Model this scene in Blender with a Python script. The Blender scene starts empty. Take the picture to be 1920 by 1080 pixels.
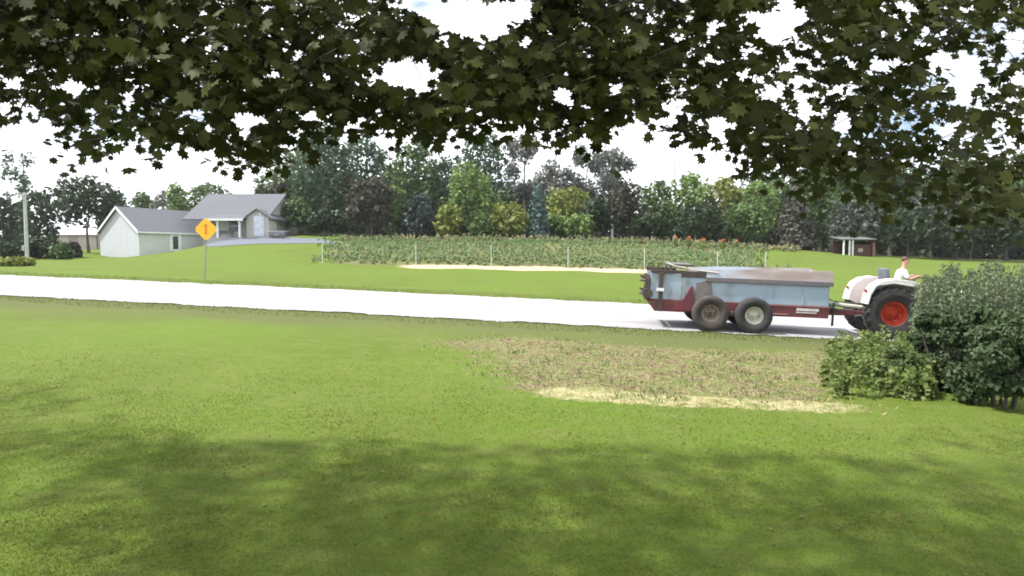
import bpy, bmesh, math, random
import numpy as np
from mathutils import Vector, Matrix, Quaternion
R = math.radians
rng = np.random.default_rng(7)
random.seed(7)
scene = bpy.context.scene
C = scene.collection
# ------------------------------------------------------------------ camera, sky, sun, exposure
F = 1150.0                      # focal length in pixels of the 1920 px photograph
PITCH = math.atan(60 / F)
CZ = 2.4
cam_d = bpy.data.cameras.new('camera'); cam = bpy.data.objects.new('camera', cam_d); C.objects.link(cam)
cam.location = (0, 0, CZ); cam.rotation_euler = (math.pi / 2 - PITCH, 0, 0)
cam_d.sensor_width = 36; cam_d.lens = F / 1920 * 36; cam_d.clip_end = 3000; cam_d.clip_start = 0.05
scene.camera = cam
SUN_EL, SUN_AZ = R(58), math.atan2(-1.0, -0.10)      # azimuth measured from +Y towards +X
sun_dir = Vector((math.sin(SUN_AZ) * math.cos(SUN_EL), math.cos(SUN_AZ) * math.cos(SUN_EL), math.sin(SUN_EL)))
ld = bpy.data.lights.new('sun', 'SUN'); ld.energy = 4.0; ld.angle = R(2.2); ld.color = (1, 0.955, 0.88)
lo = bpy.data.objects.new('sun', ld); C.objects.link(lo)
lo.rotation_euler = (-sun_dir).to_track_quat('-Z', 'Y').to_euler()
world = bpy.data.worlds.new('World'); scene.world = world; world.use_nodes = True
nt = world.node_tree; nt.nodes.clear()
wo = nt.nodes.new('ShaderNodeOutputWorld'); bg = nt.nodes.new('ShaderNodeBackground')
sky = nt.nodes.new('ShaderNodeTexSky'); sky.sky_type = 'NISHITA'; sky.sun_disc = False
sky.sun_elevation = SUN_EL; sky.sun_rotation = SUN_AZ; sky.air_density = 1.0; sky.dust_density = 1.2
tc = nt.nodes.new('ShaderNodeTexCoord'); mp = nt.nodes.new('ShaderNodeMapping'); mp.inputs['Scale'].default_value = (1, 1, 2.6)
no = nt.nodes.new('ShaderNodeTexNoise'); no.inputs['Scale'].default_value = 2.6; no.inputs['Detail'].default_value = 7; no.inputs['Roughness'].default_value = 0.55
cr = nt.nodes.new('ShaderNodeValToRGB'); cr.color_ramp.elements[0].position = 0.34; cr.color_ramp.elements[1].position = 0.43
mx = nt.nodes.new('ShaderNodeMixRGB'); mx.inputs[2].default_value = (9.5, 9.8, 10.2, 1)
nt.links.new(tc.outputs['Generated'], mp.inputs[0]); nt.links.new(mp.outputs[0], no.inputs[0]); nt.links.new(no.outputs['Fac'], cr.inputs[0])
nt.links.new(cr.outputs[0], mx.inputs[0]); nt.links.new(sky.outputs[0], mx.inputs[1]); nt.links.new(mx.outputs[0], bg.inputs[0])
bg.inputs[1].default_value = 0.09; nt.links.new(bg.outputs[0], wo.inputs[0])
scene.view_settings.view_transform = 'Standard'; scene.view_settings.look = 'None'
scene.view_settings.exposure = 1.08; scene.view_settings.gamma = 1; scene.view_settings.use_curve_mapping = False
scene.cycles.max_bounces = 6; scene.cycles.transparent_max_bounces = 6; scene.cycles.caustics_reflective = False
scene.cycles.sample_clamp_indirect = 4
scene.cycles.filter_width = 1.8

# ------------------------------------------------------------------ helpers
def at(px, py, Y):
    """a spot Y metres ahead of the viewpoint whose height is read off the photograph"""
    a = (px - 960) / F; b = (540 - py) / F
    w = math.cos(PITCH) + b * math.sin(PITCH); k = Y / w
    return Vector((a * k, Y, CZ + k * (b * math.cos(PITCH) - math.sin(PITCH))))
def xat(px, Y): return (px - 960) / F * Y

def tag(o, label=None, cat=None, group=None, kind=None):
    if label: o['label'] = label
    if cat: o['category'] = cat
    if group: o['group'] = group
    if kind: o['kind'] = kind
    return o
def empty(name, label, cat, M=None, loc=None, group=None):
    o = bpy.data.objects.new(name, None); C.objects.link(o); o.empty_display_size = 0.3
    if M is not None: o.matrix_world = M
    if loc is not None: o.location = loc
    return tag(o, label, cat, group)

def mesh_obj(name, V, Fc, mats, parent=None, smooth=False, loc=None, bevel=0, midx=None, attrs=None):
    me = bpy.data.meshes.new(name)
    if isinstance(V, np.ndarray) and isinstance(Fc, np.ndarray):
        k = Fc.shape[1]; me.vertices.add(len(V)); me.vertices.foreach_set('co', np.ascontiguousarray(V, dtype=np.float32).ravel())
        me.loops.add(Fc.size); me.loops.foreach_set('vertex_index', np.ascontiguousarray(Fc, dtype=np.int32).ravel())
        me.polygons.add(len(Fc)); me.polygons.foreach_set('loop_start', np.arange(0, Fc.size, k, dtype=np.int32))
        me.update(calc_edges=True)
    else:
        me.from_pydata([tuple(v) for v in V], [], [tuple(f) for f in Fc]); me.update()
    if attrs:
        for an, arr in attrs.items():
            a = me.attributes.new(an, 'FLOAT', 'POINT'); a.data.foreach_set('value', np.ascontiguousarray(arr, dtype=np.float32).ravel())
    for m in (mats if isinstance(mats, (list, tuple)) else [mats]): me.materials.append(m)
    if midx is not None: me.polygons.foreach_set('material_index', np.array(midx, dtype=np.int32))
    if smooth: me.polygons.foreach_set('use_smooth', [True] * len(me.polygons))
    o = bpy.data.objects.new(name, me); C.objects.link(o)
    if loc is not None: o.location = loc
    if parent: o.parent = parent
    if bevel:
        b = o.modifiers.new('bevel', 'BEVEL'); b.width = bevel; b.segments = 2; b.limit_method = 'ANGLE'; b.angle_limit = R(40)
    return o

class MB:
    def __init__(s): s.v = []; s.f = []
    def add(s, V, Fc, M=None):
        n = len(s.v)
        for p in V: s.v.append(tuple(M @ Vector(p)) if M else tuple(p))
        for f in Fc: s.f.append(tuple(i + n for i in f))
        return s
    def box(s, a, b, M=None):
        (x0, y0, z0), (x1, y1, z1) = a, b
        V = [(x0, y0, z0), (x1, y0, z0), (x1, y1, z0), (x0, y1, z0), (x0, y0, z1), (x1, y0, z1), (x1, y1, z1), (x0, y1, z1)]
        return s.add(V, [(0, 3, 2, 1), (4, 5, 6, 7), (0, 1, 5, 4), (1, 2, 6, 5), (2, 3, 7, 6), (3, 0, 4, 7)], M)
    def tube(s, pts, rad, n=8, cap=True):
        pts = [Vector(p) for p in pts]
        if not hasattr(rad, '__len__'): rad = [rad] * len(pts)
        V = []; Fc = []
        up = Vector((0, 0, 1)); prev = None
        for i, p in enumerate(pts):
            t = (pts[min(i + 1, len(pts) - 1)] - pts[max(i - 1, 0)]).normalized()
            if prev is None:
                u = t.orthogonal().normalized()
            else:
                u = (prev - t * prev.dot(t)); u = u.normalized() if u.length > 1e-6 else t.orthogonal().normalized()
            prev = u; w = t.cross(u)
            for k in range(n):
                a = 2 * math.pi * k / n; V.append(p + (u * math.cos(a) + w * math.sin(a)) * rad[i])
        for i in range(len(pts) - 1):
            for k in range(n):
                a = i * n + k; b = i * n + (k + 1) % n; Fc.append((a, b, b + n, a + n))
        if cap:
            Fc.append(tuple(range(n - 1, -1, -1))); Fc.append(tuple(range((len(pts) - 1) * n, len(pts) * n)))
        return s.add(V, Fc)
    def lathe(s, prof, c=(0, 0, 0), n=40):
        """prof: (radius, y) pairs, turned about the Y axis"""
        V = []; Fc = []; m = len(prof)
        for k in range(n):
            a = 2 * math.pi * k / n
            for r, y in prof: V.append((c[0] + r * math.cos(a), c[1] + y, c[2] + r * math.sin(a)))
        for k in range(n):
            for j in range(m - 1):
                a = k * m + j; b = ((k + 1) % n) * m + j; Fc.append((a, b, b + 1, a + 1))
        return s.add(V, Fc)
    def prism(s, pts, y0, y1, M=None):
        """pts: (x,z) outline extruded along Y"""
        n = len(pts); V = [(x, y0, z) for x, z in pts] + [(x, y1, z) for x, z in pts]
        Fc = [tuple(range(n)), tuple(range(2 * n - 1, n - 1, -1))] + [(i, i + n, (i + 1) % n + n, (i + 1) % n) for i in range(n)]
        return s.add(V, Fc, M)
    def obj(s, name, mats, parent=None, smooth=False, bevel=0, loc=None):
        o = mesh_obj(name, s.v, s.f, mats, parent, smooth, loc, bevel)
        bm = bmesh.new(); bm.from_mesh(o.data); bmesh.ops.recalc_face_normals(bm, faces=bm.faces); bm.to_mesh(o.data); bm.free()
        if smooth and bevel == 0:
            try: o.data.set_sharp_from_angle(angle=R(45))
            except Exception: pass
        return o

def mat(name, c1, c2=None, scale=6.0, rough=0.8, detail=5, bump=0.0, metal=0.0, c3=None, scale3=1.5, t3=(0.5, 0.65), spec=0.4, coat=0.0, stretch=None):
    m = bpy.data.materials.new(name); m.use_nodes = True; n = m.node_tree.nodes; l = m.node_tree.links
    p = n['Principled BSDF']; p.inputs['Roughness'].default_value = rough; p.inputs['Metallic'].default_value = metal
    p.inputs['Specular IOR Level'].default_value = spec; p.inputs['Coat Weight'].default_value = coat
    tcn = n.new('ShaderNodeTexCoord'); mpn = n.new('ShaderNodeMapping'); l.new(tcn.outputs['Object'], mpn.inputs[0])
    if stretch: mpn.inputs['Scale'].default_value = stretch
    nz = n.new('ShaderNodeTexNoise'); nz.inputs['Scale'].default_value = scale; nz.inputs['Detail'].default_value = detail; l.new(mpn.outputs[0], nz.inputs[0])
    if c2 is None: c2 = tuple(x * 0.75 for x in c1)
    mr = n.new('ShaderNodeMapRange'); mr.inputs[1].default_value = 0.32; mr.inputs[2].default_value = 0.68; l.new(nz.outputs['Fac'], mr.inputs[0])
    mixn = n.new('ShaderNodeMixRGB'); mixn.inputs[1].default_value = (*c1, 1); mixn.inputs[2].default_value = (*c2, 1); l.new(mr.outputs[0], mixn.inputs[0])
    out = mixn.outputs[0]
    if c3 is not None:
        n3 = n.new('ShaderNodeTexNoise'); n3.inputs['Scale'].default_value = scale3; n3.inputs['Detail'].default_value = 6; l.new(mpn.outputs[0], n3.inputs[0])
        r3 = n.new('ShaderNodeMapRange'); r3.inputs[1].default_value = t3[0]; r3.inputs[2].default_value = t3[1]; l.new(n3.outputs['Fac'], r3.inputs[0])
        m3 = n.new('ShaderNodeMixRGB'); m3.inputs[2].default_value = (*c3, 1); l.new(out, m3.inputs[1]); l.new(r3.outputs[0], m3.inputs[0]); out = m3.outputs[0]
    l.new(out, p.inputs['Base Color'])
    if bump:
        b = n.new('ShaderNodeBump'); b.inputs['Strength'].default_value = bump; b.inputs['Distance'].default_value = 0.02; l.new(nz.outputs['Fac'], b.inputs['Height']); l.new(b.outputs[0], p.inputs['Normal'])
    return m

def leafmat(name, c1, c2, scale=0.9, trans=0.3, rough=0.55, c3=None, gloss=0.25):
    """leaves: a diffuse front and a share of light let through, colour drifting from clump to clump"""
    m = bpy.data.materials.new(name); m.use_nodes = True; n = m.node_tree.nodes; l = m.node_tree.links
    p = n['Principled BSDF']; p.inputs['Roughness'].default_value = rough; p.inputs['Specular IOR Level'].default_value = gloss
    g = n.new('ShaderNodeNewGeometry'); nz = n.new('ShaderNodeTexNoise'); nz.inputs['Scale'].default_value = scale; nz.inputs['Detail'].default_value = 3; l.new(g.outputs['Position'], nz.inputs[0])
    mr = n.new('ShaderNodeMapRange'); mr.inputs[1].default_value = 0.35; mr.inputs[2].default_value = 0.65; l.new(nz.outputs['Fac'], mr.inputs[0])
    rn = n.new('ShaderNodeMath'); rn.operation = 'MULTIPLY_ADD'; rn.inputs[1].default_value = 0.5; l.new(g.outputs['Random Per Island'], rn.inputs[0])
    hh = n.new('ShaderNodeMath'); hh.operation = 'MULTIPLY'; hh.inputs[1].default_value = 0.5; l.new(mr.outputs[0], hh.inputs[0]); l.new(hh.outputs[0], rn.inputs[2])
    mixn = n.new('ShaderNodeMixRGB'); mixn.inputs[1].default_value = (*c1, 1); mixn.inputs[2].default_value = (*c2, 1); l.new(rn.outputs[0], mixn.inputs[0])
    l.new(mixn.outputs[0], p.inputs['Base Color'])
    t = n.new('ShaderNodeBsdfTranslucent'); l.new(mixn.outputs[0], t.inputs[0])
    ms = n.new('ShaderNodeMixShader'); ms.inputs[0].default_value = trans; l.new(p.outputs[0], ms.inputs[1]); l.new(t.outputs[0], ms.inputs[2])
    l.new(ms.outputs[0], n['Material Output'].inputs['Surface'])
    return m

# ------------------------------------------------------------------ lie of the land
TH = R(8); D = Vector((math.cos(TH), -math.sin(TH))); N = Vector((math.sin(TH), math.cos(TH)))
T0, T1 = 18.2, 25.2                                   # near and far edge of the road
def st(X, Y): return X * D.x + Y * D.y, X * N.x + Y * N.y
def xy(s, t): return s * D.x + t * N.x, s * D.y + t * N.y
_rp = [(0, 20.8, 545), (600, 19.2, 583), (1210, 17.8, 621), (1600, 17.05, 640), (0, 28.8, 517), (600, 26.6, 541), (1200, 24.7, 565)]
_A = []; _b = []
for px, Y, py in _rp:
    q = at(px, py, Y); s_, t_ = st(q.x, q.y); _A.append((1, s_, t_)); _b.append(q.z)
RC = np.linalg.lstsq(np.array(_A), np.array(_b), rcond=None)[0]
def roadz(s, t):
    return RC[0] + RC[1] * 60 * np.tanh(np.asarray(s) / 60.0) + RC[2] * (np.clip(t, T0 - 2, T1 + 2) - 0)
CP = []
for px, Y, py in [(-250, 40, 500), (-250, 60, 488), (0, 40, 502), (0, 52, 494), (0, 72, 480), (110, 66, 472), (60, 50, 492), (188, 65.5, 480), (263, 62, 481), (330, 65, 474), (388, 68, 463),
                  (250, 45, 495), (400, 45, 488), (420, 60, 462), (420, 66, 450), (500, 66, 446), (560, 66, 447), (600, 58, 460), (500, 50, 479), (250, 75, 474), (450, 78, 446),
                  (605, 45, 493), (780, 45, 497), (921, 45, 499), (1065, 45, 502), (1208, 45, 506), (1345, 45, 510), (1435, 45, 513), (600, 36, 513), (900, 36, 520), (1200, 36, 528), (1500, 36, 537), (1800, 36, 545),
                  (700, 66, 450), (900, 66, 450), (1100, 66, 452), (1300, 66, 458), (1500, 66, 470), (1600, 66, 478), (1750, 66, 488), (1950, 60, 497), (1600, 45, 513), (1850, 45, 520),
                  (800, 56, 468), (1100, 56, 472), (1400, 56, 483), (1600, 56, 492)]:
    q = at(px, py, Y); CP.append((q.x, q.y, q.z))
for X, Y, z in [(-110, 60, 4.5), (-110, 130, 5), (-60, 130, 5), (0, 130, 4.6), (60, 130, 3.2), (110, 130, 2), (110, 60, 0), (0, 90, 4.4), (-40, 95, 4.8), (40, 90, 3.2), (80, 90, 1.5)]: CP.append((X, Y, z))
for s_ in range(-80, 81, 8):
    for t_ in (T1, T1 + 1.5):
        X, Y = xy(s_, t_); CP.append((X, Y, float(roadz(s_, t_))))
CP = np.array(CP)
def _phi(d2): return np.where(d2 > 1e-9, d2 * np.log(np.maximum(d2, 1e-9)), 0.0)
_S = 40.0; _P = CP[:, :2] / _S; _n = len(_P)
_K = _phi(((_P[:, None] - _P[None]) ** 2).sum(-1)) + np.eye(_n) * 0.002
_Q = np.hstack([np.ones((_n, 1)), _P]); _M = np.block([[_K, _Q], [_Q.T, np.zeros((3, 3))]])
_W = np.linalg.solve(_M, np.concatenate([CP[:, 2], np.zeros(3)]))
def tps(X, Y):
    X = np.clip(np.asarray(X, float), -115, 115) / _S; Y = np.clip(np.asarray(Y, float), -20, 132) / _S
    sh = X.shape; X = X.ravel(); Y = Y.ravel(); out = np.zeros(len(X))
    for i in range(0, len(X), 20000):
        x = X[i:i + 20000]; y = Y[i:i + 20000]
        d2 = (x[:, None] - _P[None, :, 0]) ** 2 + (y[:, None] - _P[None, :, 1]) ** 2
        out[i:i + 20000] = _phi(d2) @ _W[:_n] + _W[_n] + _W[_n + 1] * x + _W[_n + 2] * y
    return out.reshape(sh)
def ss(a, b, x): x = np.clip((x - a) / (b - a), 0, 1); return x * x * (3 - 2 * x)
def gz(X, Y):
    X = np.asarray(X, float); Y = np.asarray(Y, float)
    s = X * D.x + Y * D.y; t = X * N.x + Y * N.y
    lump = 0.025 * np.sin(X * 0.9 + 1.3 * np.sin(Y * 0.5)) * np.cos(Y * 0.8 + 0.7) + 0.012 * np.sin(X * 2.3 + Y * 1.7)
    near = roadz(s, T0) - 0.012 * (T0 - t) + lump * ss(T0, T0 - 2, t)
    road = roadz(s, t) - 0.035
    far = tps(X, Y) + lump * ss(T1, T1 + 4, t)
    z = np.where(t < T0, near, far)
    w = ss(T0 - 0.5, T0 + 0.05, t) * ss(T1 + 0.5, T1 - 0.05, t)
    return z * (1 - w) + road * w
def g1(X, Y): return float(gz(np.array([X]), np.array([Y]))[0])
def on(px, Y): X = xat(px, Y); return Vector((X, Y, g1(X, Y)))

# ------------------------------------------------------------------ ground
def axis(parts):
    out = []
    for a, b, st_ in parts: out += list(np.arange(a, b, st_))
    return np.array(out + [parts[-1][1]])
sa = axis([(-420, -120, 20), (-120, -40, 3), (-40, 32, 0.33), (32, 120, 3), (120, 420, 20)])
ta = axis([(-60, 0, 4), (0, 30, 0.25), (30, 72, 0.6), (72, 140, 3), (140, 900, 40)])
S_, T_ = np.meshgrid(sa, ta); GX = S_ * D.x + T_ * N.x; GY = S_ * D.y + T_ * N.y
GZ = gz(GX, GY)
def vnoise(x, y, seed=0):
    xi = np.floor(x).astype(int); yi = np.floor(y).astype(int); xf = x - xi; yf = y - yi
    def h(a, b):
        v = np.sin(a * 127.1 + b * 311.7 + seed * 74.7) * 43758.5453; return v - np.floor(v)
    xf = xf * xf * (3 - 2 * xf); yf = yf * yf * (3 - 2 * yf)
    return (h(xi, yi) * (1 - xf) + h(xi + 1, yi) * xf) * (1 - yf) + (h(xi, yi + 1) * (1 - xf) + h(xi + 1, yi + 1) * xf) * yf
def dryf(X, Y):
    """bare and straw-covered strip of the lawn in front of the road"""
    w = vnoise(X * 0.8, Y * 0.8) * 1.3 + vnoise(X * 3, Y * 3, 3) * 0.5
    left = ss(-2.6, 1.6, X - 0.15 * (Y - 10) * -1 + w * 0.9 - 0.9); right = ss(9.0, 7.0, X + w - 0.5 * Y + 6.8)
    return left * right * ss(9.15, 9.6, Y + (w - 0.9) * 0.25 + 0.06 * X) * ss(16.0, 14.2, Y + w * 0.6 + 0.10 * X - 0.3)
def strawf(X, Y):
    w = vnoise(X * 0.9, Y * 0.9, 5) * 0.5; yy = Y + 0.06 * X + w
    return ss(9.2, 9.5, yy) * ss(10.4, 9.8, yy) * ss(-0.8, 1.2, X) * ss(6.0, 4.6, X)
dry = dryf(GX, GY); straw = strawf(GX, GY) * (0.30 + 0.95 * vnoise(GX * 1.1, GY * 3.0, 31))
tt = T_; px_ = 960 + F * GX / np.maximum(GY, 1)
garden = ss(44.6, 45.4, GY + vnoise(GX * 0.6, GY * 0.6) * 0.6) * ss(66, 63, GY) * ss(590, 660, px_) * ss(1440, 1380, px_) * (GY > 30)
sand = ss(42.6, 43.2, GY + vnoise(GX * 0.6, GY * 0.6, 2) * 0.7) * ss(45.6, 45.1, GY) * ss(690, 830, px_) * ss(1320, 1230, px_) * (GY > 30)
verge = ss(T0 - 5.0, T0 - 1.6, tt + vnoise(GX * .5, GY * .8, 8) * 1.6 - .8) * ss(T0 + 1, T0, tt)
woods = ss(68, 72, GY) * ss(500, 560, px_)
ny, nx = GX.shape; I = np.arange(ny * nx).reshape(ny, nx)
Fg = np.stack([I[:-1, :-1], I[:-1, 1:], I[1:, 1:], I[1:, :-1]], -1).reshape(-1, 4)
def ground_material():
    m = bpy.data.materials.new('lawn_ground'); m.use_nodes = True; n = m.node_tree.nodes; l = m.node_tree.links
    p = n['Principled BSDF']; p.inputs['Roughness'].default_value = 0.95; p.inputs['Specular IOR Level'].default_value = 0.1
    g = n.new('ShaderNodeNewGeometry')
    def noise(sc, det=5, st3=None):
        z = n.new('ShaderNodeTexNoise'); z.inputs['Scale'].default_value = sc; z.inputs['Detail'].default_value = det
        if st3:
            mm = n.new('ShaderNodeMapping'); mm.inputs['Scale'].default_value = st3; mm.inputs['Rotation'].default_value = (0, 0, TH); l.new(g.outputs['Position'], mm.inputs[0]); l.new(mm.outputs[0], z.inputs[0])
        else: l.new(g.outputs['Position'], z.inputs[0])
        return z.outputs['Fac']
    def rng_(x, a, b):
        q = n.new('ShaderNodeMapRange'); q.inputs[1].default_value = a; q.inputs[2].default_value = b; l.new(x, q.inputs[0]); return q.outputs[0]
    def mix(f, a, b):
        q = n.new('ShaderNodeMixRGB')
        if hasattr(f, 'node'): l.new(f, q.inputs[0])
        else: q.inputs[0].default_value = f
        for i, c in ((1, a), (2, b)):
            if isinstance(c, tuple): q.inputs[i].default_value = (*c, 1)
            else: l.new(c, q.inputs[i])
        return q.outputs[0]
    def attr(nm):
        q = n.new('ShaderNodeAttribute'); q.attribute_name = nm; return q.outputs['Fac']
    def edge(a, k=0.35, sc=5.0):
        """ragged edge: mask pushed about by fine noise"""
        q = n.new('ShaderNodeMath'); q.operation = 'MULTIPLY_ADD'; q.inputs[1].default_value = k; q.inputs[2].default_value = -k / 2
        l.new(noise(sc, 6), q.inputs[0]); w = n.new('ShaderNodeMath'); w.operation = 'ADD'; l.new(q.outputs[0], w.inputs[0]); l.new(a, w.inputs[1])
        return rng_(w.outputs[0], 0.3, 0.6)
    c = mix(rng_(noise(0.35, 4), 0.35, 0.65), (0.080, 0.112, 0.015), (0.104, 0.138, 0.023))
    c = mix(rng_(noise(0.16, 3), 0.45, 0.62), c, (0.092, 0.145, 0.016))
    c = mix(rng_(noise(1.7, 5, (1, 2.2, 1)), 0.4, 0.75), c, (0.118, 0.142, 0.036))
    c = mix(rng_(noise(6, 6), 0.45, 0.8), c, (0.075, 0.120, 0.020))
    c = mix(rng_(noise(60, 3), 0.5, 0.8), c, (0.060, 0.100, 0.018))
    c = mix(attr('verge'), c, (0.088, 0.100, 0.036))
    tan = mix(rng_(noise(9, 6), 0.35, 0.65), (0.19, 0.17, 0.09), (0.11, 0.095, 0.05)); tan = mix(rng_(noise(3.0, 5), 0.42, 0.6), tan, (0.12, 0.15, 0.045))
    tan = mix(rng_(noise(7, 4), 0.52, 0.62), tan, (0.085, 0.06, 0.035)); tan = mix(rng_(noise(28, 3), 0.56, 0.64), tan, (0.035, 0.027, 0.015)); tan = mix(rng_(noise(22, 5), 0.60, 0.66), tan, (0.36, 0.30, 0.17))
    c = mix(edge(attr('dry'), 0.9, 4.0), c, tan)
    c = mix(edge(attr('straw'), 0.9, 7.0), c, mix(rng_(noise(5, 6), 0.38, 0.56), (0.15, 0.17, 0.06), (0.30, 0.27, 0.15)))
    c = mix(edge(attr('garden'), 0.4), c, mix(rng_(noise(1.2), 0.4, 0.6), (0.135, 0.115, 0.06), (0.095, 0.13, 0.04)))
    c = mix(edge(attr('sand'), 0.4), c, (0.42, 0.31, 0.22))
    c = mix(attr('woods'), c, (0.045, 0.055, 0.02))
    l.new(c, p.inputs['Base Color'])
    b = n.new('ShaderNodeBump'); b.inputs['Strength'].default_value = 0.6; b.inputs['Distance'].default_value = 0.03; l.new(noise(45, 4), b.inputs['Height']); l.new(b.outputs[0], p.inputs['Normal'])
    return m
GV = np.stack([GX, GY, GZ], -1).reshape(-1, 3)
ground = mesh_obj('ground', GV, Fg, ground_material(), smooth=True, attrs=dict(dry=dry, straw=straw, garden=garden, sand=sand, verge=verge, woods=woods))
tag(ground, kind='structure')

def sheet(name, S, T, m, off, edge=0.0, zf=None):
    """a strip laid on the land, with an uneven outline"""
    a, b = np.meshgrid(S, T); X = a * D.x + b * N.x; Y = a * D.y + b * N.y
    if edge:
        w0 = (vnoise(a * 1.3, a * 0 + 1, 1) - 0.5) * edge + (vnoise(a * 6, a * 0, 2) - 0.5) * edge * 0.6; w1 = (vnoise(a * 1.1, a * 0 + 4, 3) - 0.5) * edge + (vnoise(a * 5, a * 0, 6) - 0.5) * edge * 0.6
        f = (b - T[0]) / (T[-1] - T[0]); b = b + w0 * (1 - f) + w1 * f; X = a * D.x + b * N.x; Y = a * D.y + b * N.y
    Z = (zf(a, b) if zf else gz(X, Y)) + off
    ny, nx = X.shape; I = np.arange(ny * nx).reshape(ny, nx)
    Fq = np.stack([I[:-1, :-1], I[:-1, 1:], I[1:, 1:], I[1:, :-1]], -1).reshape(-1, 4)
    return tag(mesh_obj(name, np.stack([X, Y, Z], -1).reshape(-1, 3), Fq, m, smooth=True), kind='structure')
m_road = mat('pale_gravel_road', (0.335, 0.33, 0.345), (0.25, 0.245, 0.262), scale=1.3, rough=0.95, bump=0.3, detail=8, c3=(0.20, 0.195, 0.205), scale3=0.45, t3=(0.52, 0.78), stretch=(0.30, 1.6, 1))
sheet('road', np.concatenate([np.arange(-300, -40, 10.0), np.arange(-40, 30, 0.2), np.arange(30, 301, 10.0)]), np.linspace(T0, T1, 8), m_road, 0.0, 0.35, lambda a, b: roadz(a, b))

def land_patch(name, pts, m, off=0.02, n=26):
    """quad of the ground between four (px, Y) corners, laid on the terrain"""
    (a, b, c_, d) = [Vector((xat(p, Y), Y)) for p, Y in pts]; V = []
    for j in range(n + 1):
        for i in range(n + 1):
            u = i / n; v = j / n; q = (a * (1 - u) + b * u) * (1 - v) + (d * (1 - u) + c_ * u) * v
            q = q + Vector((0, (vnoise(np.array([q.x * 0.8]), np.array([1.0]))[0] - 0.5) * 0.5)) * (1 if j in (0, n) else 0)
            V.append((q.x, q.y, g1(q.x, q.y) + off))
    Fq = [(j * (n + 1) + i, j * (n + 1) + i + 1, (j + 1) * (n + 1) + i + 1, (j + 1) * (n + 1) + i) for j in range(n) for i in range(n)]
    return tag(mesh_obj(name, V, Fq, m, smooth=True), kind='structure')
m_drive = mat('driveway_gravel', (0.125, 0.135, 0.17), (0.10, 0.11, 0.14), scale=3, rough=0.95, detail=6)
land_patch('driveway', [(386, 60.5), (640, 60.0), (600, 66.0), (392, 67.6)], m_drive, 0.03, 40)
land_patch('side_road', [(-260, 40), (14, 46), (30, 50), (-260, 47)], m_drive, 0.03)

# ------------------------------------------------------------------ leaf clouds
def leaf_quads(P, Nrm, size, jit=0.8, aspect=0.7):
    """irregular kites centred on P, facing Nrm give or take"""
    n = len(P); Nn = Nrm + rng.normal(0, jit, (n, 3)); Nn /= np.linalg.norm(Nn, axis=1)[:, None] + 1e-9
    A = np.cross(Nn, rng.normal(0, 1, (n, 3))); A /= np.linalg.norm(A, axis=1)[:, None] + 1e-9; B = np.cross(Nn, A)
    s = size * rng.uniform(0.6, 1.4, n); s = s[:, None]
    r = rng.uniform(0.6, 1.2, (4, n, 1))
    V = np.stack([P + A * s * r[0], P + B * s * aspect * r[1] + Nn * s * 0.2, P - A * s * r[2], P - B * s * aspect * r[3] + Nn * s * 0.15], 1).reshape(-1, 3)
    return V, np.arange(4 * n).reshape(n, 4)
def lobes_cloud(lobes, n, size, shell=0.35):
    """points near the skins of overlapping ellipsoids: (centre, radii)"""
    c = np.array([l[0] for l in lobes]); r = np.array([l[1] for l in lobes]); w = (r[:, 0] * r[:, 2]); w = w / w.sum()
    k = rng.choice(len(lobes), n, p=w); d = rng.normal(0, 1, (n, 3)); d /= np.linalg.norm(d, axis=1)[:, None]
    rad = 1 - shell * rng.random(n) ** 1.5 + rng.normal(0, 0.10, n)
    P = c[k] + d * r[k] * rad[:, None]; Nr = d / r[k]; Nr /= np.linalg.norm(Nr, axis=1)[:, None]; Nr[:, 2] += 0.35
    return leaf_quads(P, Nr, size)
def branchy(base, h, r, n, spread, seed, lean=(0, 0), levels=2, start=0.3, twig=0.3):
    """tapered trunk with limbs that fork; a single mesh"""
    rd = random.Random(seed); b = MB()
    top = Vector(base) + Vector((lean[0], lean[1], h)); pts = []
    for i in range(6):
        f = i / 5; pts.append(Vector(base).lerp(top, f) + Vector((rd.uniform(-1, 1), rd.uniform(-1, 1), 0)) * 0.02 * h * (0 < i < 5))
    b.tube(pts, [r * (1 - 0.85 * i / 5) * (1.25 if i == 0 else 1) for i in range(6)], 7)
    def limb(p, d, L, rr, lev):
        q = [p]; dd = Vector(d)
        for i in range(3):
            dd = (dd + Vector((rd.uniform(-.25, .25), rd.uniform(-.25, .25), 0.22))).normalized(); q.append(q[-1] + dd * L / 3)
        b.tube(q, [rr, rr * .7, rr * .45, rr * .15], 4 if lev else 5, cap=False)
        if lev > 0:
            for _ in range(3):
                f = rd.uniform(.35, .95) * 3; i = min(2, int(f)); pp = q[i].lerp(q[i + 1], f - i)
                nd = (dd + Vector((rd.uniform(-1, 1), rd.uniform(-1, 1), rd.uniform(-.2, .6)))).normalized(); limb(pp, nd, L * .55, rr * .5, lev - 1)
    for k in range(n):
        f = start + (0.97 - start) * k / max(1, n - 1); i = min(4, int(f * 5)); p = pts[i].lerp(pts[i + 1], f * 5 - i)
        a = k * 2.4 + rd.uniform(-.4, .4); limb(p, Vector((math.cos(a), math.sin(a), 0.55)).normalized(), spread * (1.15 - f * .7), r * .42 * (1.1 - f * .7), levels)
    return b
m_bark = mat('bark', (0.13, 0.11, 0.09), (0.07, 0.06, 0.05), scale=9, rough=0.95, bump=0.6)
m_barkg = mat('grey_bark', (0.30, 0.29, 0.28), (0.2, 0.19, 0.185), scale=5, rough=0.95)
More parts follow.
